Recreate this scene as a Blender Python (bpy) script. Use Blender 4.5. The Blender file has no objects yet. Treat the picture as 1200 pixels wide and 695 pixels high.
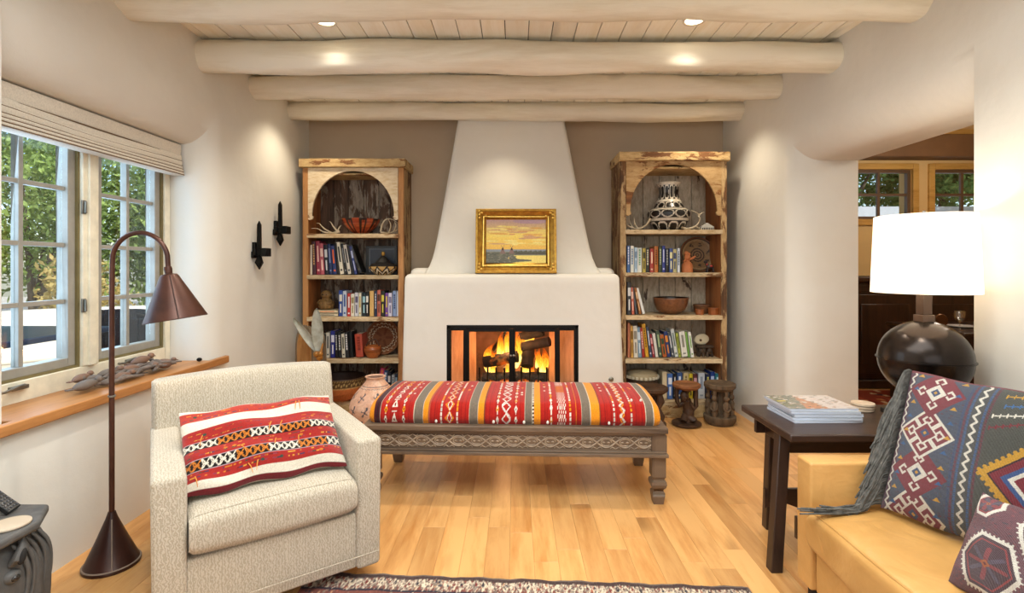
import bpy, bmesh, math, random
import numpy as np
from mathutils import Vector, Matrix, noise as mnoise
R = math.radians
random.seed(7)
SC = bpy.context.scene
COL = SC.collection

# ---------------------------------------------------------------- camera
cam_d = bpy.data.cameras.new('camera')
cam = bpy.data.objects.new('camera', cam_d); COL.objects.link(cam)
cam.location = (0, 0, 1.3); cam.rotation_euler = (R(90), 0, 0)
cam_d.sensor_width = 36; cam_d.lens = 18.0
cam_d.shift_x = -4/1200; cam_d.shift_y = -35.5/1200
cam_d.clip_start = .05; cam_d.clip_end = 200
SC.camera = cam

# ---------------------------------------------------------------- view, world, sun, lights
SC.view_settings.view_transform = 'Standard'; SC.view_settings.look = 'None'
SC.view_settings.gamma = 1; SC.view_settings.use_curve_mapping = False
SC.view_settings.exposure = -0.22
W = bpy.data.worlds.new('world'); SC.world = W; W.use_nodes = True
wn = W.node_tree; wn.nodes.clear()
sky = wn.nodes.new('ShaderNodeTexSky'); sky.sky_type = 'NISHITA'; sky.sun_disc = False
sky.sun_elevation = R(48); sky.sun_rotation = R(120)
bgn = wn.nodes.new('ShaderNodeBackground'); bgn.inputs[1].default_value = .28
wo = wn.nodes.new('ShaderNodeOutputWorld')
wn.links.new(sky.outputs[0], bgn.inputs[0]); wn.links.new(bgn.outputs[0], wo.inputs[0])

def light(name, kind, loc, power, col=(1, 1, 1), aim=None, **kw):
    d = bpy.data.lights.new(name, kind); d.energy = power; d.color = col
    for k, v in kw.items(): setattr(d, k, v)
    o = bpy.data.objects.new(name, d); COL.objects.link(o); o.location = loc
    if aim is not None:
        o.rotation_euler = (Vector(aim)-Vector(loc)).to_track_quat('-Z', 'Y').to_euler()
    return o
WARM = (1, .93, .80); SOFT = (1, .90, .78)
light('sun', 'SUN', (6, -6, 9), 6.5, (1, .95, .86), aim=(-1.5, 1, 0), angle=R(1))
# added soft fill behind the camera; the wall there has no window
light('fill_rear', 'AREA', (0, -2.6, 1.6), 60, (.84, .93, 1), aim=(0, 3, 2.2), shape='RECTANGLE', size=3.4, size_y=1.9)
# added overhead fill above the near half of the room, out of view
light('fill_overhead', 'AREA', (0, 1.0, 2.5), 95, (.86, .96, 1), aim=(0, 1.0, 0), shape='RECTANGLE', size=2.8, size_y=1.5)
light('daylight_side', 'AREA', (-2.32, 2.62, 1.4), 20, (.50, .72, 1), aim=(0, 2.9, 1.2), shape='RECTANGLE', size=1.1, size_y=1.1)
# recessed lamps, then three added fill spots out of view: position, power, half angle
DOWN = [(-1.10, 2.96, 76, 62), (1.03, 2.95, 76, 62), (-1.62, 4.12, 36, 58), (-.10, 4.10, 30, 46), (1.55, 4.12, 36, 58),
        (-1.1, 1.66, 40, 68), (1.1, 1.66, 40, 68), (0, .4, 30, 66)]
for i, (x, y, pw, ha) in enumerate(DOWN):
    light('downlight_or_fill', 'SPOT', (x, y, 2.67), pw, (1, .86, .64) if y > 4 else WARM, aim=(x, y, 0), spot_size=R(ha*2), spot_blend=.8, shadow_soft_size=.04)
for i, (x, y, z, e) in enumerate([(3.7, 3.0, 2.45, 40), (4.4, 4.7, 2.4, 28)]):  # fill points added to brighten the dining room; no lamp hangs there
    light('dining_fill_light', 'POINT', (x, y, z), e, WARM, shadow_soft_size=.15)

# ---------------------------------------------------------------- colour, objects
def lin(c):
    if isinstance(c, str):
        c = c.lstrip('#'); c = [int(c[i:i+2], 16)/255 for i in (0, 2, 4)]
    return tuple((x/12.92 if x <= .04045 else ((x+.055)/1.055)**2.4) for x in c[:3])
def tag(o, label=None, cat=None, group=None, kind=None):
    if label: o['label'] = label
    if cat: o['category'] = cat
    if group: o['group'] = group
    if kind: o['kind'] = kind
    return o
def thing(name, label, cat, loc=(0, 0, 0), rz=0, group=None):
    o = bpy.data.objects.new(name, None); COL.objects.link(o)
    o.location = loc; o.rotation_euler = (0, 0, rz); o.empty_display_size = .05
    return tag(o, label, cat, group)

class MB:
    def __init__(s): s.v = []; s.f = []; s.uv = None
    def add(s, vs, fs):
        b = len(s.v); s.v += [tuple(v) for v in vs]; s.f += [tuple(i+b for i in f) for f in fs]; return s
    def box(s, x0, x1, y0, y1, z0, z1):
        return s.add([(x0,y0,z0),(x1,y0,z0),(x1,y1,z0),(x0,y1,z0),(x0,y0,z1),(x1,y0,z1),(x1,y1,z1),(x0,y1,z1)],
                     [(0,3,2,1),(4,5,6,7),(0,1,5,4),(1,2,6,5),(2,3,7,6),(3,0,4,7)])
    def hexa(s, bot, top):
        return s.add(list(bot)+list(top), [(0,3,2,1),(4,5,6,7),(0,1,5,4),(1,2,6,5),(2,3,7,6),(3,0,4,7)])
    def obox(s, c, size, rot=None):
        m = rot.to_matrix() if hasattr(rot, 'to_matrix') else (rot or Matrix.Identity(3))
        h = [q/2 for q in size]; b = len(s.v)
        MB.box(s, -h[0], h[0], -h[1], h[1], -h[2], h[2])
        for i in range(b, len(s.v)): s.v[i] = tuple(m @ Vector(s.v[i]) + Vector(c))
        return s
    def bar(s, p0, p1, w, h, up=(0, 0, 1)):
        p0 = Vector(p0); p1 = Vector(p1); d = (p1-p0).normalized(); r = d.cross(Vector(up))
        if r.length < 1e-4: r = d.cross(Vector((1, 0, 0)))
        r.normalize(); u = r.cross(d)
        q = lambda p: [p-r*w/2-u*h/2, p+r*w/2-u*h/2, p+r*w/2+u*h/2, p-r*w/2+u*h/2]
        return s.add(q(p0)+q(p1), [(0,3,2,1),(4,5,6,7),(0,1,5,4),(1,2,6,5),(2,3,7,6),(3,0,4,7)])
    def tube(s, pts, rad, n=12, cap=True, sq=1.0):
        pts = [Vector(p) for p in pts]; m = len(pts)
        if not hasattr(rad, '__len__'): rad = [rad]*m
        b = len(s.v); prev = None
        for i, p in enumerate(pts):
            t = (pts[min(i+1, m-1)]-pts[max(i-1, 0)]).normalized()
            if prev is None:
                u = t.cross(Vector((0, 0, 1)));
                if u.length < .05: u = t.cross(Vector((1, 0, 0)))
                u.normalize()
            else: u = (prev-t*prev.dot(t)).normalized()
            prev = u; w = t.cross(u)
            for k in range(n):
                a = 2*math.pi*k/n; s.v.append(tuple(p+(u*math.cos(a)+w*math.sin(a)*sq)*rad[i]))
        for i in range(m-1):
            for k in range(n):
                k2 = (k+1) % n; s.f.append((b+i*n+k, b+i*n+k2, b+(i+1)*n+k2, b+(i+1)*n+k))
        if cap:
            s.f.append(tuple(b+k for k in range(n))[::-1]); s.f.append(tuple(b+(m-1)*n+k for k in range(n)))
        return s
    def lathe(s, prof, c=(0, 0, 0), n=32, sx=1, sy=1, rot=None):
        b = len(s.v); m = len(prof); s.uvl = []
        for i, (r, z) in enumerate(prof):
            for k in range(n):
                a = 2*math.pi*k/n; v = Vector((r*math.cos(a)*sx, r*math.sin(a)*sy, z))
                if rot is not None: v = rot @ v
                s.v.append(tuple(v+Vector(c)))
        for i in range(m-1):
            for k in range(n):
                k2 = (k+1) % n; s.f.append((b+i*n+k, b+i*n+k2, b+(i+1)*n+k2, b+(i+1)*n+k))
        if prof[0][0] > 1e-4: s.f.append(tuple(b+k for k in range(n))[::-1])
        if prof[-1][0] > 1e-4: s.f.append(tuple(b+(m-1)*n+k for k in range(n)))
        return s
    def ball(s, c, r, n=16, m=10, rot=None):
        if not hasattr(r, '__len__'): r = (r, r, r)
        prof = [(math.sin(math.pi*i/m), -math.cos(math.pi*i/m)) for i in range(m+1)]
        b = len(s.v); s.lathe(prof, n=n)
        for i in range(b, len(s.v)):
            v = Vector(s.v[i]); v = Vector((v.x*r[0], v.y*r[1], v.z*r[2]))
            if rot is not None: v = rot @ v
            s.v[i] = tuple(v+Vector(c))
        return s
    def prism_y(s, poly, y0, y1):      # polygon of (x, z), extruded along y
        n = len(poly); vs = [(x, y0, z) for x, z in poly]+[(x, y1, z) for x, z in poly]
        return s.add(vs, [tuple(range(n))[::-1], tuple(range(n, 2*n))]+[(i, (i+1) % n, n+(i+1) % n, n+i) for i in range(n)])
    def prism_x(s, poly, x0, x1):      # polygon of (y, z)
        n = len(poly); vs = [(x0, y, z) for y, z in poly]+[(x1, y, z) for y, z in poly]
        return s.add(vs, [tuple(range(n)), tuple(range(n, 2*n))[::-1]]+[(i, n+i, n+(i+1) % n, (i+1) % n) for i in range(n)])
    def prism_z(s, poly, z0, z1):
        n = len(poly); vs = [(x, y, z0) for x, y in poly]+[(x, y, z1) for x, y in poly]
        return s.add(vs, [tuple(range(n))[::-1], tuple(range(n, 2*n))]+[(i, (i+1) % n, n+(i+1) % n, n+i) for i in range(n)])
    def xf(s, M, start=0):
        for i in range(start, len(s.v)): s.v[i] = tuple(M @ Vector(s.v[i]))
        return s
    def mesh(s, name):
        me = bpy.data.meshes.new(name); me.from_pydata(s.v, [], s.f); me.validate()
        bm = bmesh.new(); bm.from_mesh(me)
        bmesh.ops.remove_doubles(bm, verts=bm.verts, dist=1e-6)
        bmesh.ops.recalc_face_normals(bm, faces=bm.faces); bm.to_mesh(me); bm.free()
        return me
    def build(s, name, m, parent=None, smooth=False, bevel=0, seg=2, label=None, cat=None, group=None, kind=None, loc=None, rot=None, sub=0, angle=40):
        me = s.mesh(name); o = bpy.data.objects.new(name, me); COL.objects.link(o)
        finish(o, m, parent, smooth, bevel, seg, loc, rot, sub, angle)
        return tag(o, label, cat, group, kind)
def finish(o, m, parent=None, smooth=False, bevel=0, seg=2, loc=None, rot=None, sub=0, angle=40):
    if m is not None:
        if not o.data.materials: o.data.materials.append(m)
    if parent is not None: o.parent = parent
    if loc is not None: o.location = loc
    if rot is not None: o.rotation_euler = rot
    if bevel:
        b = o.modifiers.new('bevel', 'BEVEL'); b.width = bevel; b.segments = seg; b.limit_method = 'ANGLE'; b.angle_limit = R(35)
    if sub:
        b = o.modifiers.new('sub', 'SUBSURF'); b.levels = sub; b.render_levels = sub
    if smooth or bevel:
        for p in o.data.polygons: p.use_smooth = True
        try: o.data.set_sharp_from_angle(angle=R(angle if not bevel else 60))
        except Exception: pass
    return o
def copy_tree(o, parent=None, loc=None, rz=None, label=None):
    c = o.copy(); COL.objects.link(c)
    if parent is not None: c.parent = parent
    if loc is not None: c.location = loc
    if rz is not None: c.rotation_euler[2] = rz
    if label: c['label'] = label
    for ch in list(o.children): copy_tree(ch, c)
    return c
def noise3(x, y, z): return mnoise.noise(Vector((x, y, z)))

# ---------------------------------------------------------------- canvas: patterns woven / painted on real surfaces, as colour attributes
class Canvas:
    def __init__(s, w, h, bg):
        s.w, s.h = w, h; s.a = np.zeros((h, w, 3)); s.a[:] = lin(bg)
        s.Y, s.X = np.mgrid[0:h, 0:w]; s.X = (s.X+.5)/w; s.Y = (s.Y+.5)/h; s.asp = w/h
    def put(s, m, c): s.a[m] = lin(c)
    def rect(s, x0, x1, y0, y1, c): s.put((s.X >= x0) & (s.X < x1) & (s.Y >= y0) & (s.Y < y1), c)
    def disc(s, cx, cy, rx, ry, c, pw=2): s.put((abs(s.X-cx)/rx)**pw+(abs(s.Y-cy)/ry)**pw < 1, c)
    def diamond(s, cx, cy, rx, ry, c): s.disc(cx, cy, rx, ry, c, 1)
    def ring(s, cx, cy, rx, ry, t, c, pw=2):
        d = (abs(s.X-cx)/rx)**pw+(abs(s.Y-cy)/ry)**pw; s.put((d < 1) & (d > (1-t)**pw), c)
    def line(s, x0, y0, x1, y1, t, c):      # t in units of height
        ax, ay, bx, by = x0*s.asp, y0, x1*s.asp, y1; dx, dy = bx-ax, by-ay; L = dx*dx+dy*dy+1e-12
        X = s.X*s.asp; k = np.clip(((X-ax)*dx+(s.Y-ay)*dy)/L, 0, 1)
        s.put((X-ax-k*dx)**2+(s.Y-ay-k*dy)**2 < t*t/4, c)
    def path(s, pts, t, c):
        for p, q in zip(pts[:-1], pts[1:]): s.line(*p, *q, t, c)
    def poly(s, pts, c):
        ins = np.zeros(s.X.shape, bool); n = len(pts)
        for i in range(n):
            (x0, y0), (x1, y1) = pts[i], pts[(i+1) % n]
            cnd = ((y0 > s.Y) != (y1 > s.Y)) & (s.X < (x1-x0)*(s.Y-y0)/(y1-y0+1e-12)+x0); ins ^= cnd
        s.put(ins, c)
    def grain(s, amt, seed=1):
        rg = np.random.RandomState(seed); s.a *= (1+amt*(rg.rand(s.h, s.w, 1)-.5)*2); return s
    def sample(s, u, v):
        i = np.clip((np.asarray(v)*s.h).astype(int), 0, s.h-1); j = np.clip((np.asarray(u)*s.w).astype(int), 0, s.w-1)
        return s.a[i, j]
def paint(me, rgb):
    at = me.color_attributes.new('col', 'FLOAT_COLOR', 'POINT')
    c = np.ones((len(me.vertices), 4), np.float32); c[:, :3] = rgb; at.data.foreach_set('color', c.ravel())
def grid_obj(name, fn, nu, nv, canvas, m, parent=None, uvmap=None, closed_u=False):
    """surface fn(u,v)->xyz arrays; canvas colours become a point attribute"""
    cu = nu if closed_u else nu+1
    V, U = np.mgrid[0:nv+1, 0:cu]; U = U/nu; V = V/nv
    P = np.stack(fn(U, V), -1).reshape(-1, 3)
    idx = np.arange((nv+1)*cu).reshape(nv+1, cu)
    a = idx[:-1, :] if closed_u else idx[:-1, :-1]
    b = np.roll(idx, -1, 1)[:-1, :] if closed_u else idx[:-1, 1:]
    c = np.roll(idx, -1, 1)[1:, :] if closed_u else idx[1:, 1:]
    d = idx[1:, :] if closed_u else idx[1:, :-1]
    F = np.stack([a, b, c, d], -1).reshape(-1, 4)
    me = bpy.data.meshes.new(name); me.vertices.add(len(P)); me.vertices.foreach_set('co', P.astype(np.float32).ravel())
    me.loops.add(F.size); me.loops.foreach_set('vertex_index', F.astype(np.int32).ravel())
    me.polygons.add(len(F)); me.polygons.foreach_set('loop_start', np.arange(0, F.size, 4, dtype=np.int32))
    me.polygons.foreach_set('use_smooth', np.ones(len(F), bool)); me.update(calc_edges=True)
    if canvas is not None:
        uu, vv = (U, V) if uvmap is None else uvmap(U, V); paint(me, canvas.sample(uu.ravel(), vv.ravel()))
    o = bpy.data.objects.new(name, me); COL.objects.link(o); me.materials.append(m)
    if parent is not None: o.parent = parent
    return o
def lathe_obj(name, prof, canvas, m, parent=None, n=96, sub=6, loc=(0, 0, 0)):
    """smooth lathe with canvas wrapped round it; v runs along the profile"""
    P = np.array(prof, float); d = np.r_[0, np.cumsum(np.hypot(*np.diff(P, axis=0).T))]; d /= d[-1]
    nv = (len(prof)-1)*sub
    def fn(U, V):
        r = np.interp(V, d, P[:, 0]); z = np.interp(V, d, P[:, 1]); a = U*2*math.pi
        return r*np.cos(a), r*np.sin(a), z
    o = grid_obj(name, fn, n, nv, canvas, m, parent, closed_u=True); o.location = loc; return o
def smooth_prof(pts, k=6):
    out = []
    for i in range(len(pts)-1):
        p0 = pts[max(i-1, 0)]; p1 = pts[i]; p2 = pts[i+1]; p3 = pts[min(i+2, len(pts)-1)]
        for j in range(k):
            t = j/k; out.append(tuple(.5*((2*b)+(-a+c)*t+(2*a-5*b+4*c-d)*t*t+(-a+3*b-3*c+d)*t**3) for a, b, c, d in zip(p0, p1, p2, p3)))
    out.append(tuple(pts[-1])); return [(max(q[0], 0),)+q[1:] if len(q) == 2 else q for q in out]

# ---------------------------------------------------------------- materials
class N:
    def __init__(s, name):
        s.m = bpy.data.materials.new(name); s.m.use_nodes = True; s.t = s.m.node_tree; s.t.nodes.clear()
        s.out = s.n('ShaderNodeOutputMaterial')
    def n(s, typ, ins=None, **kw):
        x = s.t.nodes.new(typ)
        for k, v in kw.items(): setattr(x, k, v)
        for k, v in (ins or {}).items(): s.set(x.inputs[k], v)
        return x
    def set(s, sock, v):
        if isinstance(v, bpy.types.NodeSocket): s.t.links.new(v, sock)
        elif isinstance(v, bpy.types.Node): s.t.links.new(v.outputs[0], sock)
        else:
            if isinstance(v, (tuple, list)) and len(v) == 3 and sock.type == 'RGBA': v = (*v, 1)
            sock.default_value = v
    def bsdf(s, col, rough=.6, metal=0, **kw):
        b = s.n('ShaderNodeBsdfPrincipled', {'Base Color': col, 'Roughness': rough, 'Metallic': metal})
        for k, v in kw.items(): s.set(b.inputs[k.replace('_', ' ')], v)
        s.set(s.out.inputs[0], b); return b
    def coord(s, kind='Object', scale=(1, 1, 1), off=None):
        if kind == 'Position': c = s.n('ShaderNodeNewGeometry').outputs['Position']
        else: c = s.n('ShaderNodeTexCoord').outputs[kind]
        mp = s.n('ShaderNodeMapping', {'Vector': c, 'Scale': scale})
        if off is not None: s.set(mp.inputs['Location'], off)
        return mp.outputs[0]
    def rnd(s): return s.n('ShaderNodeObjectInfo').outputs['Random']
    def noise(s, vec, scale=5, detail=4, rough=.55, dist=0):
        return s.n('ShaderNodeTexNoise', {'Vector': vec, 'Scale': scale, 'Detail': detail, 'Roughness': rough, 'Distortion': dist}).outputs[0]
    def ramp(s, fac, stops, interp='LINEAR'):
        r = s.n('ShaderNodeValToRGB', {'Fac': fac}); e = r.color_ramp; e.interpolation = interp
        while len(e.elements) < len(stops): e.elements.new(.5)
        for q, (p, c) in zip(e.elements, stops): q.position = p; q.color = (*(lin(c) if not isinstance(c, float) else (c,)*3), 1)
        return r.outputs[0]
    def mix(s, f, a, b, mode='MIX'):
        x = s.n('ShaderNodeMix', data_type='RGBA', blend_type=mode); s.set(x.inputs[0], f); s.set(x.inputs[6], a); s.set(x.inputs[7], b); return x.outputs[2]
    def math(s, op, a, b=0.0):
        x = s.n('ShaderNodeMath', operation=op); s.set(x.inputs[0], a); s.set(x.inputs[1], b); return x.outputs[0]
    def bump(s, h, strength=.3, dist=.01, prev=None):
        x = s.n('ShaderNodeBump', {'Strength': strength, 'Distance': dist, 'Height': h})
        if prev is not None: s.set(x.inputs['Normal'], prev)
        return x.outputs[0]
_mc = {}
def plain(name, col, rough=.6, metal=0, col2=None, scale=12, bump=.15, bd=.004, stretch=(1, 1, 1), **kw):
    """colour with fine noise variation and relief"""
    key = (name, str(col))
    if key in _mc: return _mc[key]
    g = N(name); v = g.coord('Object', stretch); nz = g.noise(v, scale, 5, .6)
    a = lin(col); b = lin(col2) if col2 else tuple(x*.78 for x in a)
    c = g.mix(g.ramp(nz, [(.3, 0.0), (.7, 1.0)]), b, a)
    nrm = g.bump(nz, bump, bd) if bump else None
    p = g.bsdf(c, rough, metal, **kw)
    if bump: g.set(p.inputs['Normal'], nrm)
    _mc[key] = g.m; return g.m
def wood(name, c1, c2, axis='z', scale=3, rough=.5, bump=.2, knots=True, rnd=False, pos=False, sp=.35, lo=.72):
    key = ('wood', name)
    if key in _mc: return _mc[key]
    g = N(name); st = {'x': (.12, 1, 1), 'y': (1, .12, 1), 'z': (1, 1, .12)}[axis]
    off = None
    if rnd:
        r = g.rnd(); off = g.n('ShaderNodeCombineXYZ', {0: g.math('MULTIPLY', r, 37.0), 1: g.math('MULTIPLY', r, 91.0), 2: g.math('MULTIPLY', r, 53.0)}).outputs[0]
    v = g.coord('Position' if pos else 'Object', tuple(scale*x for x in st), off)
    n1 = g.noise(v, 3.2, 6, .62, .6); n2 = g.noise(v, 16, 5, .7, .2)
    f = g.math('ADD', g.math('MULTIPLY', n1, .75), g.math('MULTIPLY', n2, .35))
    c = g.ramp(f, [(.36, c2), (.60, c1)])
    if knots:
        n3 = g.noise(g.coord('Position' if pos else 'Object', tuple(scale*x**.5 for x in st), off), 1.6, 2, .5)
        c = g.mix(g.ramp(n3, [(.66, 0.0), (.76, .75)]), c, tuple(x*.45 for x in lin(c2)))
    if rnd: c = g.mix(1.0, c, g.ramp(g.rnd(), [(0, lo), (.35, (1+lo)/2+.02), (1, 1.0)]), 'MULTIPLY')
    b = g.bsdf(c, rough, 0); b.inputs['Specular IOR Level'].default_value = sp
    g.set(b.inputs['Normal'], g.bump(f, bump, .004)); _mc[key] = g.m; return g.m
def chipped(name, paintc, paint2, woodc, wood2, amount=.5, axis='z', scale=1.0, rnd=True):
    """old paint flaking off boards"""
    g = N(name); st = {'x': (.3, 1, 1), 'z': (1, 1, .3), 'y': (1, .3, 1)}[axis]
    off = None
    if rnd:
        r = g.rnd(); off = g.n('ShaderNodeCombineXYZ', {0: g.math('MULTIPLY', r, 37.0), 1: 0.0, 2: g.math('MULTIPLY', r, 53.0)}).outputs[0]
    v = g.coord('Object', tuple(scale*q for q in st), off)
    n1 = g.noise(v, 9, 8, .68, .4); n2 = g.noise(v, 38, 4, .7); n0 = g.noise(v, 3, 2)
    wv = g.coord('Object', tuple(scale*q*(.3 if q < 1 else 1) for q in st), off)
    wd = g.ramp(g.noise(wv, 22, 5, .65, .3), [(.35, wood2), (.65, woodc)])
    pc = g.ramp(n2, [(.35, paint2), (.6, paintc)])
    f = g.math('ADD', g.math('MULTIPLY', n1, .7), g.math('MULTIPLY', n0, .3))
    t = 1-amount; k = g.ramp(f, [(.28+.44*t-.012, 0.0), (.28+.44*t+.012, 1.0)])
    if rnd: pc = g.mix(1.0, pc, g.ramp(g.rnd(), [(0, .72), (1, 1.0)]), 'MULTIPLY')
    b = g.bsdf(g.mix(k, wd, pc), .75)
    g.set(b.inputs['Normal'], g.bump(k, .5, .002, g.bump(n2, .3, .002))); return g.m
def attr_mat(name, rough=.9, bump=.4, scale=220, bd=.002, sheen=0.0, weave=False, spec=.3, metal=0):
    g = N(name); a = g.n('ShaderNodeVertexColor', layer_name='col').outputs[0]
    v = g.coord('Object'); nz = g.noise(v, scale, 3, .6)
    c = g.mix(.45, a, g.mix(1.0, a, g.ramp(nz, [(.3, .55), (.7, 1.0)]), 'MULTIPLY'))
    b = g.bsdf(c, rough, metal); b.inputs['Specular IOR Level'].default_value = spec
    b.inputs['Sheen Weight'].default_value = sheen
    if weave:
        w1 = g.n('ShaderNodeTexWave', {'Vector': v, 'Scale': 120.0, 'Distortion': .6}).outputs[1]
        nz = g.math('ADD', nz, g.math('MULTIPLY', w1, .7))
    g.set(b.inputs['Normal'], g.bump(nz, bump, bd)); return g.m
def glow(name, col, strength):
    g = N(name); e = g.n('ShaderNodeEmission', {'Color': lin(col), 'Strength': strength}); g.set(g.out.inputs[0], e); return g.m
def glassy(name, tint=(1, 1, 1), fac=.05, rough=0.02):
    g = N(name); t = g.n('ShaderNodeBsdfTransparent', {'Color': tint}); s = g.n('ShaderNodeBsdfGlossy', {'Roughness': rough})
    m = g.n('ShaderNodeMixShader', {0: fac, 1: t.outputs[0], 2: s.outputs[0]}); g.set(g.out.inputs[0], m); return g.m
def plaster(name, c, c2):
    g = N(name); v = g.coord('Position'); a = g.noise(v, 1.3, 4, .6); b = g.noise(v, 9, 6, .65)
    col = g.mix(g.ramp(a, [(.3, 0.0), (.75, 1.0)]), lin(c2), lin(c))
    p = g.bsdf(col, .82); p.inputs['Specular IOR Level'].default_value = .2
    g.set(p.inputs['Normal'], g.bump(b, .10, .02, g.bump(a, .35, .05))); return g.m
# ================================================================ MATERIALS
M_wall = plaster('cream_plaster', '#e3e2dc', '#dbd8d0')
M_back = plaster('taupe_plaster', '#c2b09a', '#b9a58d')
M_chim = plaster('chimney_plaster', '#dedad2', '#d6d0c5')
M_beam = wood('limewashed_log', '#e8e3d4', '#d3cab4', 'x', 2.2, .62, .35)
M_board = wood('limewashed_board', '#fbf8ec', '#f0e8d2', 'y', 2.5, .62, .25, rnd=True, lo=.9)
M_floor = wood('oak_plank', '#e4ae6e', '#c28243', 'y', 2.2, .30, .08, rnd=True, pos=True, sp=.45)
M_dark = plain('dark_gap', '#1a120c', .9)
M_cream = plain('cream_window_paint', '#f0e9d3', .45, bump=.05)
M_sash = plain('shaded_sash_grey', '#a3a097', .5, bump=.05)  # shade on the outer sash is put into this grey
M_gasket = plain('olive_gasket', '#7d7048', .7)
M_metal = plain('pewter_metal', '#8d8a80', .35, .8)
M_pane = glassy('window_glass', (.97, .99, .98), .05)
M_black = plain('black_iron', '#171614', .42, .7, bump=.1)
M_sill = wood('pine_sill', '#b9804a', '#8c5626', 'y', 3, .38, .15, sp=.5)

# ================================================================ SETTING
XL, XR, YB, YF, ZC = -1.96, 1.97, 4.86, -2.9, 2.72
root = tag(bpy.data.objects.new('floor', None), kind='structure'); COL.objects.link(root)
MB().box(-2.45, 6.6, YF-.2, 6.5, -.12, -.022).build('subfloor', M_dark, root, kind='structure')
pw = .108; pme = {}
def plank(x, y0, y1, w=pw):
    L = round((y1-y0)/.05)*.05; k = (round(L, 2), w)
    if k not in pme:
        m = MB(); c = .0007; hw = w/2-.0003; hl = L/2-.0003
        m.hexa([(-hw, -hl, -.02), (hw, -hl, -.02), (hw, hl, -.02), (-hw, hl, -.02)], [(-hw, -hl, -c), (hw, -hl, -c), (hw, hl, -c), (-hw, hl, -c)])
        m.hexa([(-hw, -hl, -c), (hw, -hl, -c), (hw, hl, -c), (-hw, hl, -c)], [(-hw+c, -hl+c, 0), (hw-c, -hl+c, 0), (hw-c, hl-c, 0), (-hw+c, hl-c, 0)])
        me = m.mesh('plank'); me.materials.append(M_floor); pme[k] = me
    o = bpy.data.objects.new('plank', pme[k]); COL.objects.link(o); o.parent = root; o.location = (x, (y0+y1)/2, 0)
rp = random.Random(11); ncol = 37
for i in range(ncol):
    x = -1.97+pw/2+i*pw; y = .9-rp.choice([0, .25, .5, .7]); 
    while y < YB:
        L = rp.choice([.55, .8, 1.0, 1.2, 1.45]); y1 = min(y+L, YB+.05); y1 = y+round((y1-y)/.05)*.05
        if y1-y < .08: break
        plank(x, y, y1); y = y1
# plain floor beyond the planks told apart: near the camera's feet and the dining room
MB().box(-1.97, 2.05, YF, .9-.7, -.02, -.003).build('rear_boards', M_floor, root)
MB().box(2.03, 6.5, 1.4, 6.35, -.02, -.003).build('dining_boards', M_floor, root)

def tunnel_wall(name, xf, xb, y0, y1, hy0, hy1, hz0, hz1, ra, rb, rt, dep, mat_, ztop=ZC+.1, near_dx=0):
    """thick adobe wall with an opening; the arris on the room side is rounded: ra near jamb, rb far jamb, rt head"""
    sg = 1 if xf > xb else -1; m = MB(); zb_ = hz0; NS = 12
    rows = []
    for k in range(NS+1):
        a = math.pi/2*k/NS; e = 1-math.sin(a); x = xf-sg*dep*(1-math.cos(a)); nd = near_dx
        rows.append([(x+nd, hy0-ra*e, zb_), (x+nd, hy0-ra*e, hz1+rt*e), (x, hy1+rb*e, hz1+rt*e), (x, hy1+rb*e, zb_)])
    rows.append([(xb, hy0, zb_), (xb, hy0, hz1), (xb, hy1, hz1), (xb, hy1, zb_)])
    # subdivide along each side so that the rounding shades well
    vs = []; fs = []
    def sub(r):
        out = []
        for p, q in zip(r, r[1:]):
            for i in range(12): out.append(tuple(a+(b-a)*i/12 for a, b in zip(p, q)))
        return out+[r[-1]]
    R_ = [sub(r) for r in rows]; n = len(R_[0])
    for r in R_: vs += r
    for i in range(len(R_)-1):
        for j in range(n-1): fs.append((i*n+j, i*n+j+1, (i+1)*n+j+1, (i+1)*n+j))
    # front sheet around the opening
    o = R_[0]; P_ = lambda y, z: (xf+(near_dx if y < hy0 else 0), y, z)
    def quad(pts): b_ = len(vs); vs.extend(pts); fs.append(tuple(b_+i for i in range(len(pts))))
    A0, A1, B1, B0 = rows[0]
    quad([P_(y0, 0), P_(y0, ztop), (A1[0], A1[1], ztop)] + o[0:13][::-1] + ([(A0[0], A0[1], 0)] if zb_ > 0 else []))
    quad([(A1[0], A1[1], ztop), (B1[0], B1[1], ztop)] + o[12:25][::-1])
    quad([P_(y1, 0), P_(y1, ztop), (B1[0], B1[1], ztop)] + o[24:37] + ([(B0[0], B0[1], 0)] if zb_ > 0 else []))
    if zb_ > 0: quad([(A0[0], A0[1], 0), (B0[0], B0[1], 0), B0, A0])
    # back sheet
    for (ya, yb, za, zc) in ((y0, hy0, 0, ztop), (hy1, y1, 0, ztop), (hy0, hy1, hz1, ztop)): quad([(xb, ya, za), (xb, yb, za), (xb, yb, zc), (xb, ya, zc)])
    if zb_ > 0: quad([(xb, hy0, 0), (xb, hy1, 0), (xb, hy1, zb_), (xb, hy0, zb_)]); quad([rows[0][0], rows[0][3], (xb, hy1, zb_), (xb, hy0, zb_)])
    quad([P_(y0, 0), P_(y0, ztop), (xb, y0, ztop), (xb, y0, 0)]); quad([P_(y1, 0), P_(y1, ztop), (xb, y1, ztop), (xb, y1, 0)]); quad([P_(y0, ztop), P_(y1, ztop), (xb, y1, ztop), (xb, y0, ztop)])
    return m.add(vs, fs).build(name, mat_, smooth=True, angle=42, kind='structure')
tunnel_wall('wall_left', XL, -2.34, YF, 5.05, 1.98, 3.27, .66, 2.08, .03, .15, .30, .16, M_wall)
tunnel_wall('wall_right', XR, 2.43, YF, 5.05, 2.319, 3.63, 0.0, 2.05, .02, .13, .26, .20, M_wall, near_dx=.09)
MB().box(-2.3, 2.4, YB, YB+.2, 0, ZC+.1).build('wall_back', M_back, kind='structure')
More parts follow.
